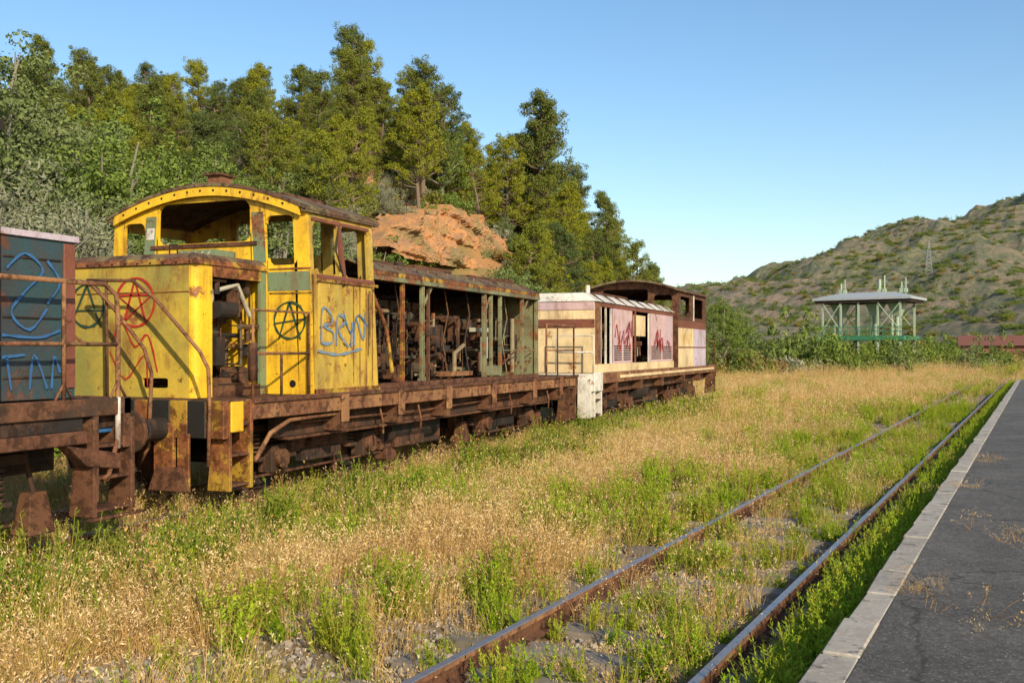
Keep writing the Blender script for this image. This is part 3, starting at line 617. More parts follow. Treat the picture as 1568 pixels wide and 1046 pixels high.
gx_=axis(-2600,2600,-60,14,.8); gy_=axis(-400,4200,-4,110,.8)
Xg,Yg=np.meshgrid(gx_,gy_,indexing='ij'); Zg=ground_z(Xg,Yg)
Vv=np.stack([Xg,Yg,Zg],-1).reshape(-1,3); ni,nj=Xg.shape
ii,jj=np.meshgrid(np.arange(ni-1),np.arange(nj-1),indexing='ij'); a=(ii*nj+jj).ravel()
F=np.stack([a,a+nj,a+nj+1,a+1],-1)
m,nt,b=newmat('dry_ground'); v=coord(nt)
n1=noise(nt,v,.7,8,.65); n2=noise(nt,v,7,8,.7)
c=mix(nt,ramp(nt,n1,[(.38,0.0),(.62,1.0)]),(.25,.165,.085),(.38,.26,.12))
c=mix(nt,ramp(nt,n2,[(.4,0.0),(.65,.8)]),c,(.18,.14,.06))
vo=N(nt,'ShaderNodeTexVoronoi'); vo.inputs['Scale'].default_value=24; nt.links.new(v,vo.inputs['Vector'])
c=mix(nt,ramp(nt,vo.outputs['Distance'],[(.18,.6),(.40,0.0)]),c,mix(nt,vo.outputs['Color'],(.18,.14,.11),(.38,.32,.26)))
sep=N(nt,'ShaderNodeSeparateXYZ'); nt.links.new(v,sep.inputs[0])
mt=N(nt,'ShaderNodeMath',operation='MULTIPLY'); mt.inputs[1].default_value=.25; nt.links.new(sep.outputs['Z'],mt.inputs[0])
hc=mix(nt,ramp(nt,noise(nt,v,.35,8,.7),[(.42,0.0),(.58,1.0)]),(.38,.19,.07),(.20,.16,.055))
c=mix(nt,ramp(nt,mt.outputs[0],[(.05,0.0),(.4,1.0)]),c,hc)
nt.links.new(c,b.inputs['Base Color']); b.inputs['Roughness'].default_value=.95; bump(nt,b,n2,.8,.05); GROUND=m
def npmesh(name,V_,F_,mats,mi=None,link=True,smooth=False):
    me=bpy.data.meshes.new(name); me.from_pydata(V_.tolist(),[],F_.tolist() if hasattr(F_,'tolist') else F_)
    for q in mats: me.materials.append(q)
    if mi is not None: me.polygons.foreach_set('material_index',np.asarray(mi,dtype=np.int32))
    if smooth: me.polygons.foreach_set('use_smooth',[True]*len(me.polygons))
    me.update()
    if not link: return me
    o=bpy.data.objects.new(name,me); scene.collection.objects.link(o); return o
npmesh('ground',Vv,F,[GROUND],smooth=True)

# distant hills (own coordinate frame a: across the valley, b: up the valley)
fwd=np.array((-.3793,.9253)); rgt=np.array((.9253,.3793))
def fbm(x,y,o=5):
    z=0;am=1
    for k in range(o): z=z+am*sn(x*2**k+3*k,y*2**k-5*k,k); am*=.5
    return z
def H2(a,b):
    Rg=np.interp(a,[-200,60,149,175,205,237,270,282,298,312,330,359,385,430,600,900],[20,36,46,56,64,74,85,89,86,87,95,108,114,116,118,70])
    s=np.clip((b-330)/370,0,1); s=s*s*(3-2*s)
    far=np.clip((1300-b)/500,0,1)
    h=Rg*s*far*(1+.06*fbm(a*.03,b*.03))
    R2=np.interp(a,[60,100,140,180,260,400,600],[0,3,10,24,34,40,30])
    w=np.exp(-((b-330)/95)**2)
    h=np.maximum(h,R2*w)
    t=h/3.2; ter=(np.floor(t)+np.clip((t-np.floor(t))*2.2-1.0,0,1))*3.2
    k=np.clip(w*1.3,0,1)*(R2>5)*.75
    h=h*(1-k)+ter*k
    gl=np.abs(np.sin(a*.045+.8*sn(a*.01,b*.012)*2+b*.006))
    h=h-9*(1-gl)**2*np.clip(h/40,0,1)
    rdg=1-np.abs(fbm(a*.045+3,b*.04,4)); 
    return h+ 2.6*rdg*np.clip(h/20,0,1)+1.6*fbm(a*.10,b*.10,5)*np.clip(h/12,0,1)-.5
aa=np.arange(-220,900,3.2); bb=np.arange(200,1320,3.6)
Ag,Bg=np.meshgrid(aa,bb,indexing='ij'); Hg=H2(Ag,Bg)
P=Ag[...,None]*rgt+Bg[...,None]*fwd
Vh=np.concatenate([P,Hg[...,None]],-1).reshape(-1,3); ni,nj=Ag.shape
ii,jj=np.meshgrid(np.arange(ni-1),np.arange(nj-1),indexing='ij'); a=(ii*nj+jj).ravel()
m,nt,b=newmat('hazed_hill_scrub'); v=coord(nt)
n1=noise(nt,v,.012,8,.62); n2=noise(nt,v,.09,10,.78)
c=mix(nt,ramp(nt,n1,[(.42,0.0),(.58,1.0)]),(.28,.25,.10),(.34,.24,.14))
c=mix(nt,ramp(nt,n2,[(.46,.95),(.54,0.0)]),c,(.13,.15,.05))
n3=noise(nt,mapping(nt,v,(.03,.03,.2)),1,6,.7); c=mix(nt,ramp(nt,n3,[(.57,0.0),(.64,.8)]),c,(.46,.29,.19))
c=mix(nt,.13,c,(.42,.44,.50))  # bluish distance haze painted into the hill colour
nt.links.new(c,b.inputs['Base Color']); b.inputs['Roughness'].default_value=1; bump(nt,b,n2,1,6.0); HS=m
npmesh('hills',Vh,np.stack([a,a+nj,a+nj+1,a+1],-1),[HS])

# orange rock outcrop in the cutting
m,nt,b=newmat('orange_rock'); v=coord(nt)
n2=noise(nt,v,1.3,10,.75); c=mix(nt,ramp(nt,n2,[(.4,0.0),(.62,1.0)]),(.60,.29,.11),(.38,.22,.13)); c=mix(nt,ramp(nt,noise(nt,v,.5,6),[(.52,0.0),(.62,.8)]),c,(.24,.20,.09))
nt.links.new(c,b.inputs['Base Color']); b.inputs['Roughness'].default_value=.95; bump(nt,b,n2,1,.3); ROCK=m
def rock(y0,y1,x0,z0,z1,seed,dep=1.8):
    na,nb=150,40; A,B=np.meshgrid(np.linspace(0,1,na),np.linspace(0,1,nb),indexing='ij')
    Y=y0+(y1-y0)*A; env=np.sin(np.pi*np.clip(A,0,1))**.6
    ztop=z0+(z1-z0)*env*(1+.22*sn(Y*2.1,Y*.3)+.12*sn(Y*6,Y))
    Z=z0-.8+(ztop-z0+.8)*B
    k=np.floor(Y*.9+Z*.5+seed); jit=np.sin(k*12.9898+np.floor(Z*1.1+Y*.2)*78.2)*.28
    X=x0-dep*B+jit+.35*sn(Y*1.3,Z*1.8)+.22*sn(Y*5,Z*6,2)+.10*sn(Y*14,Z*15,4)
    X=np.where(B>.93,X-1.6,X)
    Vr=np.stack([X,Y,Z],-1).reshape(-1,3); ii,jj=np.meshgrid(np.arange(na-1),np.arange(nb-1),indexing='ij'); a=(ii*nb+jj).ravel()
    npmesh('rock_outcrop',Vr,np.stack([a,a+nb,a+nb+1,a+1],-1),[ROCK])
rock(49,69.5,-26.2,7.8,11.1,1); rock(53,58,-32.0,13.0,15.8,2)

# ================================================================= vegetation prototypes
def leaves(C,Rr,n,size,seed,up=.3,asp=.5,shell=.55):
    r=np.random.default_rng(seed); k=len(C)
    d=r.normal(size=(k,n,3)); d/=np.linalg.norm(d,axis=-1,keepdims=True)
    rad=(shell+(1-shell)*r.random((k,n,1)))*(.75+.4*r.random((k,n,1)))
    P=C[:,None]+d*rad*Rr[:,None]
    nm=d*1.1+r.normal(size=(k,n,3))*.55+np.array([0,0,up]); nm/=np.linalg.norm(nm,axis=-1,keepdims=True)
    t=np.cross(nm,r.normal(size=(k,n,3))); t/=np.linalg.norm(t,axis=-1,keepdims=True); bt=np.cross(nm,t)
    s=size*(.6+.8*r.random((k,n,1)))
    P=P.reshape(-1,3); t=(t*s).reshape(-1,3); bt=(bt*s*asp).reshape(-1,3)
    V_=np.stack([P-t,P+bt,P+t,P-bt],1).reshape(-1,3); F_=np.arange(len(V_)).reshape(-1,4); return V_,F_
def tree_mesh(name,kind,seed):
    r=random.Random(seed); mb=MB()
    C=[];Rr=[]
    if kind=='pine':
        Ht=8.0; lean_=(r.uniform(-.5,.5),r.uniform(-.5,.5)); wd=r.uniform(1.6,2.2); dens=r.uniform(.05,.075)
        tp=lambda z:Vector((lean_[0]*(z/Ht)**2+.1*math.sin(z),lean_[1]*(z/Ht)**2+.1*math.cos(z*1.3),z))
        mb.pipe([tp(z) for z in np.linspace(-.6,Ht*.96,9)],[.17*(1-.9*i/8) for i in range(9)],BARK,7)
        z=1.0+r.random()*1.5
        while z<Ht*.97:
            q=(z-1)/(Ht-1); L=(wd*(1-q)**.65+.35)*r.uniform(.55,1.12)*(1 if q>.18 else .8)
            a=r.uniform(0,6.283); b0=tp(z); e=b0+Vector((math.cos(a)*L,math.sin(a)*L,L*r.uniform(.2,.6)))
            mid=(b0+e)/2+Vector((0,0,-.08*L)); mb.pipe([b0,mid,e],[.045,.03,.012],BARK,5,False)
            for f in (.5,.78,1.0):
                p=b0.lerp(e,f)+Vector((r.uniform(-.2,.2),r.uniform(-.2,.2),r.uniform(0,.25))); C.append(p); s=r.uniform(.20,.42)*(1.15 if f==.78 else .9); Rr.append((s,s,s*.8))
            z+=r.uniform(dens*.7,dens*1.8)
        C.append(tp(Ht*.98)); Rr.append((.25,.25,.5)); nl=78;size=.072;mat=L_PINE;asp=.26
    else:
        Ht=6.0 if kind=='oak' else 4.6; w=2.3 if kind=='oak' else 2.1
        b0=Vector((0,0,-.5)); f=Vector((r.uniform(-.2,.2),r.uniform(-.2,.2),1.3)); mb.pipe([b0,(f+b0)/2,f],[.2,.16,.13],BARKG,8)
        for k in range(24):
            a=r.uniform(0,6.283); el=r.uniform(.1,1.45); L=r.uniform(.65,1.0)
            e=Vector((math.cos(a)*math.cos(el)*w*L,math.sin(a)*math.cos(el)*w*L,1.2+math.sin(el)*(Ht-1.2)*L*.92)); mid=f.lerp(e,.5)+Vector((r.uniform(-.3,.3),r.uniform(-.3,.3),r.uniform(0,.3)))
            mb.pipe([f,mid,e],[.08,.05,.015],BARKG,5,False)
            for j in range(9):
                p=mid.lerp(e,r.uniform(.1,1.12))+Vector((r.gauss(0,.36),r.gauss(0,.36),r.gauss(0,.30))); C.append(p); s=r.uniform(.2,.46); Rr.append((s,s,s*.8))
            if kind=='olive':
                for j in range(3): mb.pipe([mid.lerp(e,.5),e+Vector((r.gauss(0,.3),r.gauss(0,.3),r.uniform(-.1,.4)))],[.015,.004],BARKG,4,False)
        nl=100;size=.048 if kind=='oak' else .048;mat=L_OAK if kind=='oak' else L_OLIVE;asp=.55 if kind=='oak' else .3
    V1,F1=leaves(np.array([tuple(c) for c in C]),np.array(Rr),nl,size,seed,asp=asp)
    nb=len(mb.v); V_=np.concatenate([np.array(mb.v),V1]); F_=[tuple(f) for f in mb.f]+(F1+nb).tolist()
    mi=[mb.m[i] for i in range(len(mb.f))]+[1]*len(F1)
    me=bpy.data.meshes.new(name); me.from_pydata(V_.tolist(),[],F_); me.materials.append(mb.mats[0]); me.materials.append(mat); me.polygons.foreach_set('material_index',mi); me.update(); return me
PINES=[tree_mesh('pine_mesh','pine',i) for i in range(4)]
OAKS=[tree_mesh('oak_mesh','oak',20+i) for i in range(3)]
OLIVES=[tree_mesh('olive_mesh','olive',40+i) for i in range(2)]
def bush_mesh(seed,mat,w=.9,h=.8,size=.05,k=34,nl=60):
    r=np.random.default_rng(seed); C=r.normal(size=(k,3))*np.array([w*.42,w*.42,h*.3]); C[:,2]=np.abs(C[:,2])*1.2+.1; s=r.uniform(.16,.34,size=(k,1))*np.array([[1,1,.85]])
    V_,F_=leaves(C,s,nl,size,seed,asp=.5); return npmesh('bush_mesh',V_,F_,[mat],link=False)
BUSH=[bush_mesh(60,L_SHRUB),bush_mesh(61,L_SHRUBG,1.1,.7),bush_mesh(62,L_OAK,1.0,1.0),bush_mesh(63,L_OLIVE,.9,.7)]
def plant(name,me,x,y,s,rot=None,z=None,sz=None):
    o=bpy.data.objects.new(name,me); scene.collection.objects.link(o)
    o.location=(x,y,float(ground_z(np.array(x),np.array(y))) if z is None else z); o.scale=(s,s,sz or s); o.rotation_euler=(0,0,random.uniform(0,6.28) if rot is None else rot); return o
for (x,y,s,k) in [(-15.6,13.6,1.12,'v'),(-16.2,16.4,1.1,'v'),(-15.2,10.8,1.1,'v'),(-19.5,16.5,1.2,'o'),(-20.5,21,1.25,'o'),(-22.5,25.5,1.25,'o'),(-18,22,1.1,'v'),(-19.5,27.5,1.2,'o'),(-24.5,21,1.3,'o'),(-23,30,1.25,'o'),(-20.5,33.5,1.1,'v'),(-18,27,.95,'v'),(-26,27,1.3,'o'),(-27.5,34,1.2,'o'),(-18.2,31,.9,'o'),(-17,19.5,.95,'o'),(-21,14.5,1.5,'o'),(-23,36.5,1.1,'v'),(-17,25,.9,'v'),
    (-25,39,1.0,'p'),(-29,40,1.0,'p'),(-34,52,.95,'p'),(-35,58,1.05,'p'),(-31,60,1.1,'p'),(-33,68,1.2,'p'),(-32.5,46,.9,'p'),(-30,72,1.25,'p'),(-29.5,77,1.75,'p'),(-30.5,79,1.6,'p'),(-32.5,82,1.35,'p'),(-29,84,1.35,'p'),(-26.5,78,1.05,'p'),(-24.5,72,.9,'p'),(-27.5,92,1.15,'p'),(-29.5,99,1.2,'p'),(-26,101,1.0,'p'),
    (-15.5,37,.95,'o'),(-16.3,40.5,.85,'o'),(-15.4,43.5,.7,'o'),(-17.5,80,1.15,'o'),(-17,87,1.2,'o'),(-19.4,92,1.3,'o'),(-15.8,74,.9,'o'),(-15.4,66,.85,'o'),(-15.6,84.5,1.1,'o'),(-16.6,90,1.25,'o')]:
    me={'v':OLIVES,'o':OAKS,'p':PINES}[k]; plant({'v':'olive_tree','o':'oak_tree','p':'pine_tree'}[k],random.choice(me),x,y,s*random.uniform(.95,1.05))

def gn_scatter(name,meshes,P,S,R,I):
    coll=bpy.data.collections.new(name+'_source')
    for i,me in enumerate(meshes):
        o=bpy.data.objects.new('%s_part_%02d'%(name,i),me); coll.objects.link(o)
    me=bpy.data.meshes.new(name); me.from_pydata(np.asarray(P,dtype=float).tolist(),[],[])
    for nm,ty,arr,key in (('scl','FLOAT_VECTOR',S,'vector'),('rot','FLOAT_VECTOR',R,'vector'),('idx','INT',I,'value')):
        at=me.attributes.new(nm,ty,'POINT'); at.data.foreach_set(key,np.asarray(arr,dtype=np.int32 if ty=='INT' else np.float32).ravel())
    o=bpy.data.objects.new(name,me); scene.collection.objects.link(o)
    ng=bpy.data.node_groups.new(name,'GeometryNodeTree')
    ng.interface.new_socket('Geometry',in_out='INPUT',socket_type='NodeSocketGeometry'); ng.interface.new_socket('Geometry',in_out='OUTPUT',socket_type='NodeSocketGeometry')
    gi=ng.nodes.new('NodeGroupInput'); go=ng.nodes.new('NodeGroupOutput'); ip=ng.nodes.new('GeometryNodeInstanceOnPoints'); ci=ng.nodes.new('GeometryNodeCollectionInfo')
    ci.inputs['Collection'].default_value=coll; ci.inputs['Separate Children'].default_value=True; ci.inputs['Reset Children'].default_value=True
    ng.links.new(gi.outputs[0],ip.inputs['Points']); ng.links.new(ci.outputs[0],ip.inputs['Instance']); ip.inputs['Pick Instance'].default_value=True
    for nm,ty,so in (('scl','FLOAT_VECTOR','Scale'),('rot','FLOAT_VECTOR','Rotation'),('idx','INT','Instance Index')):
        na=ng.nodes.new('GeometryNodeInputNamedAttribute'); na.data_type=ty; na.inputs['Name'].default_value=nm; ng.links.new(na.outputs[0],ip.inputs[so])
    ng.links.new(ip.outputs[0],go.inputs[0])
    md=o.modifiers.new('scatter','NODES'); md.node_group=ng; return o
def arr(P2,z,s,idx,tilt=.08,sz=None,r=rng):
    n=len(P2); P=np.concatenate([P2,np.asarray(z).reshape(-1,1)],1); S=np.stack([s,s,s*(sz if sz is not None else 1)],1)
    R=np.stack([r.normal(size=n)*tilt,r.normal(size=n)*tilt,r.random(n)*6.283],1); return P,S,R,idx
pts=[]
tries=0
while tries<9000:
    tries+=1
    y=random.uniform(2,230); toe=-14.5-max(0,y-60)*.19; q=random.uniform(2.5,60); x=toe-q
    k=y/-x
    if 1.7<k<2.62 and x>-28.5: continue
    if 1.45<k<=1.7 and x>-22: continue
    if q<6 and random.random()<.5: continue
    dmin=2.8 if y<70 else 3.2
    if any((x-a)**2+(y-b)**2<dmin*dmin for a,b in pts[-1400:]): continue
    pts.append((x,y))
P2=np.array(pts); n=len(P2)
idx=np.where((P2[:,1]>34)&(rng.random(n)<.80),rng.integers(0,4,n),4+rng.integers(0,5,n))
s=rng.uniform(.60,1.12,n)*np.where(P2[:,1]>135,.9,1)*np.where((P2[:,1]<56)&(idx<4),.88,1)
gn_scatter('forest',PINES+OAKS+OLIVES,*arr(P2,ground_z(P2[:,0],P2[:,1])-.15,s,idx,.05,sz=rng.uniform(.85,1.25,n)))
n0=4000
q=rng.uniform(-.5,34,n0); y=rng.uniform(0,190,n0); x=-14.5-np.maximum(0,y-60)*.19-q; P2=np.stack([x,y],1)
P2=P2[~((x<-25.0)&(x>-28.4)&(y>47)&(y<70)&(rng.random(n0)<.92))]; n=len(P2)
gn_scatter('hillside_shrubs',BUSH,*arr(P2,ground_z(P2[:,0],P2[:,1]),rng.uniform(.5,1.6,n),rng.integers(0,4,n),.15))
n=1300; b_=rng.uniform(80,200,n); u_=rng.uniform(.205,.56,n); P2=b_[:,None]*(fwd+u_[:,None]*rgt); keep=(b_>108)|(u_<.30); keep&=~((u_>.40)&(b_<172)&(rng.random(n)<.86))
P2=P2[keep]; s=rng.uniform(1.2,3.2,len(P2))*np.where(b_[keep]>130,1.15,.85)
gn_scatter('valley_shrubs',BUSH,*arr(P2,ground_z(P2[:,0],P2[:,1])-.1,s,rng.choice([0,1,2,3],len(P2),p=[.3,.35,.25,.1]),.1))
for (x,y,s) in ((-10.2,90,3.4),(-8.2,92,3.2),(-12.4,90,2.4),(-15.0,88,2.6),(-5.0,98,2.2),(4.5,104,2.0),(0,112,2.8),(-3.0,108,2.6),(3.0,112,2.2),(-1.5,104,2.1),(7.5,118,2.3),(-9.5,110,2.7),(-7.2,112,2.6),(-5.0,113,2.7),(-2.2,114,2.6),(-11.5,113,2.6),(-8.4,115,2.9),(-3.6,115,2.9)): plant('bush',BUSH[2 if (s>3.1 or int(x*10)%2) else 1],x,y,s,sz=s*1.3)
n=13000; a_=rng.uniform(40,620,n); b_=rng.uniform(235,760,n); P2=a_[:,None]*rgt+b_[:,None]*fwd; hz=H2(a_,b_); dens=fbm(a_*.05,b_*.05,3)+rng.normal(size=n)*.5; kp=(dens>-.2)&(hz>1)
gn_scatter('hill_scrub_bushes',BUSH,*arr(P2[kp],hz[kp]-.2,rng.uniform(.8,2.8,kp.sum()),rng.choice([0,1,2,3],kp.sum(),p=[.2,.35,.35,.1]),.1))

# ================================================================= grasses
def blades(n,hr,rad,w,lean,seed,curve=.35):
    r=np.random.default_rng(seed); a=r.random(n)*6.283; rr=rad*np.sqrt(r.random(n)); h=r.uniform(hr[0],hr[1],n)
    ba=a+r.normal(size=n)*.7; B=np.stack([np.cos(a)*rr,np.sin(a)*rr,-.03*np.ones(n)],1); D=np.stack([np.cos(ba),np.sin(ba),np.zeros(n)],1); l=h*r.uniform(.1,lean,n)
    up=np.array([0,0,1.]); p1=B+D*l[:,None]*.35+up*(h*.55)[:,None]; p2=B+D*l[:,None]+up*(h*(1-curve*.4))[:,None]
    S=np.stack([-D[:,1],D[:,0],np.zeros(n)],1); ra=r.random(n)*3.14; S=S*np.cos(ra)[:,None]+D*np.sin(ra)[:,None]
    W=w*r.uniform(.6,1.3,n)[:,None]
    V_=np.stack([B-S*W/2,B+S*W/2,p1-S*W*.42,p1+S*W*.42,p2-S*W*.08,p2+S*W*.08],1).reshape(-1,3); i0=np.arange(n)*6
    F_=np.concatenate([np.stack([i0,i0+1,i0+3,i0+2],1),np.stack([i0+2,i0+3,i0+5,i0+4],1)]); return V_,F_,p2,D
def seedheads(p,D,L,W,seed):
    n=len(p); r=np.random.default_rng(seed); up=np.array([0,0,1.]); dn=D*.5+up*.6+r.normal(size=(n,3))*.4; dn/=np.linalg.norm(dn,axis=1,keepdims=True); Vs=[]
    for q in range(2):
        s=np.cross(dn,r.normal(size=(n,3))); s/=np.linalg.norm(s,axis=1,keepdims=True); l=L*r.uniform(.6,1.3,(n,1))
        Vs.append(np.stack([p-dn*l*.3,p+s*W+dn*l*.2,p+dn*l,p-s*W+dn*l*.2],1))
    V_=np.concatenate(Vs).reshape(-1,3); return V_,np.arange(len(V_)).reshape(-1,4)
def join(parts,mats):
    V_=[];F_=[];mi=[];o=0
    for k,(v,f) in enumerate(parts): V_.append(v);F_.append(f+o);mi+= [k]*len(f);o+=len(v)
    return npmesh('plant_mesh',np.concatenate(V_),np.concatenate(F_),mats,mi,link=False)
def dry(seed,hr=(.20,.46),n=60,rad=.20,mat=G_DRY,w=.004):
    v,f,p,D=blades(n,hr,rad,w,.8,seed); k=np.arange(0,n,3); pp=np.repeat(p[k],3,0)+np.random.default_rng(seed).normal(size=(3*len(k),3))*np.array([.014,.014,.025]); v2,f2=seedheads(pp,np.repeat(D[k],3,0),.020,.0045,seed); return join([(v,f),(v2,f2)],[mat,G_SEED])
def weed(seed,ns=9,h=.42,mat=G_WEED,lw=.008,ll=.05):
    r=np.random.default_rng(seed); V_=[];st=MB()
    for i in range(ns):
        a=r.random()*6.28; rr=.10*r.random(); hh=h*r.uniform(.5,1.1); le=r.uniform(.05,.25); b=np.array([math.cos(a)*rr,math.sin(a)*rr,-.02]); e=b+np.array([math.cos(a)*le*hh*1.3,math.sin(a)*le*hh*1.3,hh])
        st.pipe([tuple(b),tuple((b+e)/2+[0,0,.02]),tuple(e)],[.003,.0025,.0015],mat,4,False)
        for j in range(34):
            t=r.uniform(.08,1.02); p=b+(e-b)*t; aa=r.random()*6.28; d=np.array([math.cos(aa),math.sin(aa),r.uniform(.3,1.3)]); d/=np.linalg.norm(d); L=ll*r.uniform(.6,1.2)*(1.25-.6*t); s=np.cross(d,[0,0,1.]); s/=np.linalg.norm(s)+1e-6
            V_+= [p,p+d*L*.5+s*lw*.6,p+d*L,p+d*L*.5-s*lw*.6]
    V_=np.array(V_); F_=np.arange(len(V_)).reshape(-1,4); sv=np.array(st.v); sf=np.array(st.f); return join([(V_,F_),(sv,sf)],[mat,G_GRN])
def gtuft(seed,hr=(.10,.30),n=70,rad=.14,w=.007,mat=G_GRN):
    v,f,p,D=blades(n,hr,rad,w,.8,seed); return join([(v,f)],[mat])
def stalks(seed):
    v,f,p,D=blades(16,(.35,.7),.16,.005,.4,seed); v2,f2=seedheads(np.repeat(p,4,0)+np.random.default_rng(seed).normal(size=(64,3))*np.array([.02,.02,.06]),np.repeat(D,4,0),.022,.006,seed); return join([(v,f),(v2,f2)],[G_BRN,G_DRY])
GM=[dry(1),dry(2),dry(3,(.12,.30),50),dry(4,(.30,.58),38,.16),  gtuft(5),gtuft(6,(.12,.34),60),  weed(7),weed(8,12,.36,lw=.011,ll=.06),weed(9,6,.5),  stalks(10), dry(11,(.03,.12),70,.20), gtuft(12,(.04,.12),60,.16,.009,G_WEED)]
WD=[weed(21,12,.40,G_DKW,.013,.075),weed(22,9,.5,G_DKW,.012,.07)]
def grass(name,n,bmin,bmax,smin,smax,pw=1.0):
    bq=(bmin**2+(bmax**2-bmin**2)*rng.random(n)**pw)**.5; uq=rng.uniform(-.60,.60,n); P2=bq[:,None]*(fwd+uq[:,None]*rgt)
    x,y=P2[:,0],P2[:,1]; s=P2@pr; rd=lambda:rng.random(len(x))
    ok=(s<PS-.04)|(P2@dr>PT+.5); ok&=(x>-14.8-np.maximum(0,y-60)*.19)
    under=(x<XS-.25)&(x>-10.9)&(y<39)&(y>-5); ok&=~(under&(rd()<.75))
    ok&=~((x>-14.8)&(x<-10.9)&(y<39)&(rd()<.5))
    dR=np.minimum(np.abs(s+1.81),np.abs(s+3.31)); ok&=~(dR<.06); ok&=~((dR<.20)&(rd()<.66)&(bq<60)); ok&=~((s>-1.80)&(s<-1.50)&(rd()<.85)&(bq<70))
    trackz=(s>-3.9)&(s<-1.6)&(y<60); g1=fbm(x*.55,y*.45,3); g2=fbm(x*.9+7,y*.8-3,3)
    ok&=~(trackz&(rd()<.66)&(bq<45)); ok&=~((g2<-.45)&(rd()<.74)&(bq<30))
    bare=(np.abs(s+4.7)<.85)&(g2<.35)&(bq<30); ok&=~(bare&(rd()<.72))
    P2=P2[ok];x,y,s,g1,g2,bq,trackz=x[ok],y[ok],s[ok],g1[ok],g2[ok],bq[ok],trackz[ok]; n=len(x); r=rng.random(n)
    edge=(s>-1.60)&(s<PS); nearT=np.abs(x-(XS+.45))<.9
    pg=.12+.17*(g1>.3)+.27*(g1>.8)+.2*trackz; pg=np.where(edge,.93,pg); pg=np.where(nearT,.5,pg); pg=np.where((bq>60),np.where(g1<.3,.12,.5),pg); pg=np.where((s>-4.6)&(bq>20),pg+.25,pg)
    gi=rng.choice([4,5,6,7,8,11],n,p=[.14,.2,.2,.22,.12,.12]); di=rng.choice([0,1,2,3,9,10],n,p=[.26,.25,.14,.14,.09,.12])
    gi=np.where(edge,rng.choice([4,5,7,11],n),gi); gi=np.where(trackz&(rng.random(n)<.6),7,gi)
    idx=np.where(r<pg,gi,di); idx=np.where(trackz&(idx<4)&(rng.random(n)<.5),10,idx)
    sc=rng.uniform(smin,smax,n)*np.where(trackz,.85,1)*np.where(edge,.75,1)
    gn_scatter(name,GM,*arr(P2,ground_z(x,y),sc,idx,.13,sz=rng.uniform(.6,1.15,n)*np.where(bq>50,.8,1)))
grass('grass',26000,4.5,26,.72,1.25)
grass('meadow_grass',18000,25,75,1.1,1.9)
grass('far_meadow_grass',14000,72,235,2.2,4.0)
n=1700; t_=3+60*rng.random(n)**1.3; s_=rng.uniform(-1.50,PS-.05,n); P2=t_[:,None]*dr+s_[:,None]*pr
gn_scatter('green_weeds',[GM[7],GM[6],GM[5]],*arr(P2,ground_z(P2[:,0],P2[:,1]),rng.uniform(.70,1.15,n)*(1.15-.9*np.abs(s_+1.2)),rng.choice([0,1,2],n,p=[.6,.2,.2]),.15))
P2=[];S_=[]
R=random.Random(31)
for i in range(250):
    t=R.uniform(5.2,38); s=R.choice([R.uniform(-3.1,-2.0),R.uniform(-5.4,-3.6),R.uniform(-8.4,-4.2)])
    if min(abs(s+1.81),abs(s+3.31))<.22: continue
    k=R.randint(2,7)
    for j in range(k): P2.append(rp(t+R.gauss(0,.17),s+R.gauss(0,.14))[:2]); S_.append(R.uniform(.65,1.2)*(.8 if -3.3<s<-1.8 else 1.15))
P2=np.array(P2); n=len(P2)
gn_scatter('leafy_weeds',[GM[7],GM[6]],*arr(P2,ground_z(P2[:,0],P2[:,1]),np.array(S_),rng.choice([0,1],n,p=[.75,.25]),.15))
# darker weeds in front of the wheels
P2=[]
for i in range(150):
    y=R.uniform(3.5,36); x=XS+R.uniform(-.2,1.1)
    for j in range(R.randint(1,5)): P2.append((x+R.gauss(0,.18),y+R.gauss(0,.25)))
P2=np.array(P2); n=len(P2)
gn_scatter('trackside_weeds',WD,*arr(P2,ground_z(P2[:,0],P2[:,1]),rng.uniform(.8,1.45,n),rng.integers(0,2,n),.15))
st=[]
for i in range(3):
    bm=bmesh.new(); bmesh.ops.create_icosphere(bm,subdivisions=1,radius=.022); r=np.random.default_rng(i)
    for v_ in bm.verts: v_.co*=float(r.uniform(.65,1.25))
    for v_ in bm.verts: v_.co.z*=.7
    me=bpy.data.meshes.new('stone'); bm.to_mesh(me); bm.free(); st.append(me)
m,nt,b=newmat('ballast_stone'); oi=N(nt,'ShaderNodeObjectInfo'); c=ramp(nt,oi.outputs['Random'],[(0,(.13,.105,.09)),(.5,(.26,.21,.17)),(1,(.42,.36,.30))]); nt.links.new(c,b.inputs['Base Color']); b.inputs['Roughness'].default_value=.9
for q in st: q.materials.append(m)
n=30000; t_=4+36*rng.random(n)**1.5; s_=np.where(rng.random(n)<.85,rng.uniform(-5.8,-1.15,n),rng.uniform(-9.0,-4,n)); P2=t_[:,None]*dr+s_[:,None]*pr
gn_scatter('gravel',st,*arr(P2,ground_z(P2[:,0],P2[:,1])+.010,rng.uniform(.4,1.5,n),rng.integers(0,3,n),1.0))
P2=[]
R=random.Random(6)
for (t,s,k,sp) in ((8.6,.35,14,.25),(9.6,-.05,10,.25),(7.2,-.75,8,.12),(6.9,.9,8,.2),(11.5,.5,8,.3),(7.6,.1,4,.2),(13,-.8,6,.2),(16,-.7,8,.3),(6.6,-.2,5,.3)):
    for i in range(k): P2.append(rp(t+R.gauss(0,sp),s+R.gauss(0,sp*.7))[:2])
P2=np.array(P2); n=len(P2)
gn_scatter('platform_weeds',[GM[2],GM[9],GM[10]],*arr(P2,np.full(n,ZP),rng.uniform(.3,.8,n),rng.choice([0,1,2],n,p=[.3,.35,.35]),.6,sz=np.full(n,.40)))

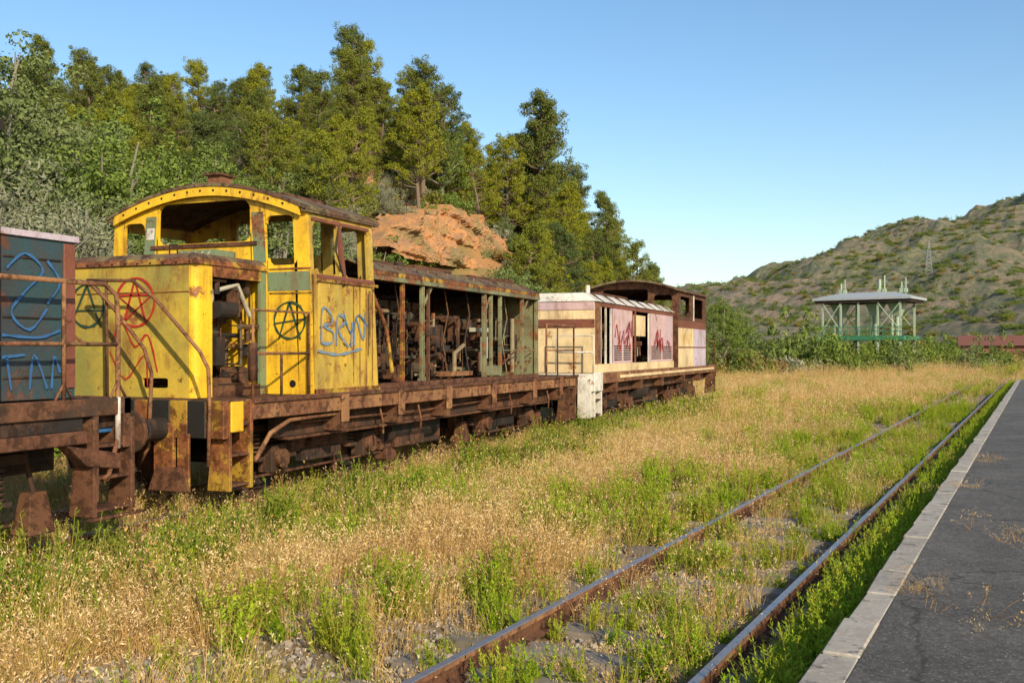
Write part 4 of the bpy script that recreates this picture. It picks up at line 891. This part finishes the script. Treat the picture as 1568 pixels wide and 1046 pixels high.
# ================================================================= steel loading tower, shed, pylon
tw=empty('steel_loading_tower',(-5.5,122,0)); mb=MB()
rt=math.radians(-14)
def T_(x,y,z): return (-5.5+x*.9*math.cos(rt)-y*math.sin(rt),122+x*.9*math.sin(rt)+y*math.cos(rt),z)
W=6.1;Dp=3.4
mb.box(-W,W,-Dp,Dp,7.55,7.80,ROOFG); mb.box(-W+.3,W-.3,-Dp+.2,Dp-.2,7.25,7.547,DARK)
mb.hexa([(-W,-Dp,7.8),(W,-Dp,7.8),(W,Dp,7.8),(-W,Dp,7.8),(-W*.55,-.6,8.5),(W*.55,-.6,8.5),(W*.55,.6,8.5),(-W*.55,.6,8.5)],ROOFG)
for x in (-4.9,-2.6,-.4,2.0,4.7):
    for y in (-2.9,2.9): mb.box(x-.11,x+.11,y-.11,y+.11,-.3,7.25,STEELW)
for a,b in ((-4.9,-2.6),(2.0,4.7)):
    for y in (-3.05,3.05):
        mb.pipe([(a,y,4.1),(b,y,7.2)],.06,STEELW,6); mb.pipe([(b,y,4.1),(a,y,7.2)],.06,STEELW,6); mb.pipe([(a,y,.2),(b,y,3.2)],.07,STEELG,6)
mb.box(-5.4,5.2,-3.2,3.2,3.0,3.5,STEELG)
for z in (4.0,4.5): mb.pipe([(-5.4,-3.25,z),(5.2,-3.25,z)],.05,STEELG,6)
for x in np.arange(-5.4,5.3,.9): mb.pipe([(x,-3.25,3.5),(x,-3.25,4.5)],.04,STEELG,5)
for x in (-3.7,.8,3.5):
    mb.pipe([(x,0,3.5),(x,0,7.3)],.3,STEELW,12); mb.hexa([(x-.4,-.4,5.8),(x+.4,-.4,5.8),(x+.4,.4,5.8),(x-.4,.4,5.8),(x-1.0,-1.0,7.2),(x+1.0,-1.0,7.2),(x+1.0,1.0,7.2),(x-1.0,1.0,7.2)],STEELW)
    mb.pipe([(x-.5,-.6,3.5),(x-.5,-.6,6.5)],.08,STEELW,6)
for x,h,r_ in ((-3.6,2.1,.12),(-3.1,2.5,.08),(1.3,2.4,.2),(1.9,2.8,.1),(4.0,2.0,.1),(4.5,2.5,.08)): mb.pipe([(x,0,7.6),(x,0,7.6+h)],r_,STEELW,8); mb.pipe([(x-.2,0,7.6+h*.75),(x+.35,0,7.6+h*.75)],.07,STEELW,6); mb.box(x-.2,x+.2,-.2,.2,8.4,8.9,STEELW)
mb.obj('structure',tw,fn=T_)
sh=empty('low_brick_building',(25,160,0)); mb=MB()
BR=flat('brick_red',(.24,.075,.05)); TR=flat('tile_roof',(.22,.085,.055))
mb.box(5.5,60,158,164,-.3,2.5,BR); mb.hexa([(5,157.4,2.5),(60.4,157.4,2.5),(60.4,164.6,2.5),(5,164.6,2.5),(5,160.6,4.0),(60.4,160.6,4.0),(60.4,161.4,4.0),(5,161.4,4.0)],TR)
for x in np.arange(7,59,3.2): mb.box(x,x+1.1,157.97,158.0,.6,1.8,HOLE)
mb.obj('walls_and_roof',sh)
p3=540*(fwd+.418*rgt); bz=float(H2(np.array(.418*540),np.array(540.)))
pyl=empty('electricity_pylon',(p3[0],p3[1],bz)); mb=MB(); PY=flat('galvanised_steel',(.35,.36,.38))
def pc(x,y,z): return (p3[0]+x,p3[1]+y,bz+z)
for sx in (-1,1):
    for sy in (-1,1): mb.pipe([pc(sx*1.8,sy*1.8,-1),pc(sx*.5,sy*.5,13),pc(0,0,17)],.12,PY,4)
for z in np.arange(0,13,2):
    w=1.8-1.3*z/13; w2=1.8-1.3*(z+2)/13
    for sy in (-1,1): mb.pipe([pc(-w,sy*w,z),pc(w2,sy*w2,z+2)],.08,PY,4); mb.pipe([pc(w,sy*w,z),pc(-w2,sy*w2,z+2)],.08,PY,4)
for z,l in ((11,3.6),(13.5,2.8)): mb.pipe([pc(-l,0,z),pc(l,0,z)],.14,PY,4)
mb.obj('lattice',pyl)

# ================================================================= light, sky, camera
el=math.radians(25); az=math.radians(133)
sd=Vector((math.sin(az)*math.cos(el),math.cos(az)*math.cos(el),math.sin(el)))
sun=bpy.data.lights.new('sun','SUN'); sun.energy=5.0; sun.angle=math.radians(.5); sun.color=(1,.86,.60)
so=bpy.data.objects.new('sun',sun); scene.collection.objects.link(so); so.rotation_euler=(-sd).to_track_quat('-Z','Y').to_euler(); so.location=(20,-20,30)
w=bpy.data.worlds.new('World'); scene.world=w; w.use_nodes=True; nt=w.node_tree
sk=nt.nodes.new('ShaderNodeTexSky'); sk.sky_type='NISHITA'; sk.sun_disc=False; sk.sun_elevation=el; sk.sun_rotation=az; sk.air_density=1.1; sk.dust_density=.8; sk.ozone_density=2.0
hs=nt.nodes.new('ShaderNodeHueSaturation'); hs.inputs['Saturation'].default_value=1.16; hs.inputs['Value'].default_value=1.18
nt.links.new(sk.outputs[0],hs.inputs['Color']); nt.links.new(hs.outputs[0],nt.nodes['Background'].inputs[0]); nt.nodes['Background'].inputs[1].default_value=.15
cam=bpy.data.cameras.new('camera'); co=bpy.data.objects.new('camera',cam); scene.collection.objects.link(co)
cam.lens=35.06; cam.sensor_width=36; cam.shift_y=.0077; cam.clip_end=8000; cam.clip_start=.1
co.location=(0,0,1.97); co.rotation_euler=(math.radians(90),0,math.radians(22.29)); scene.camera=co
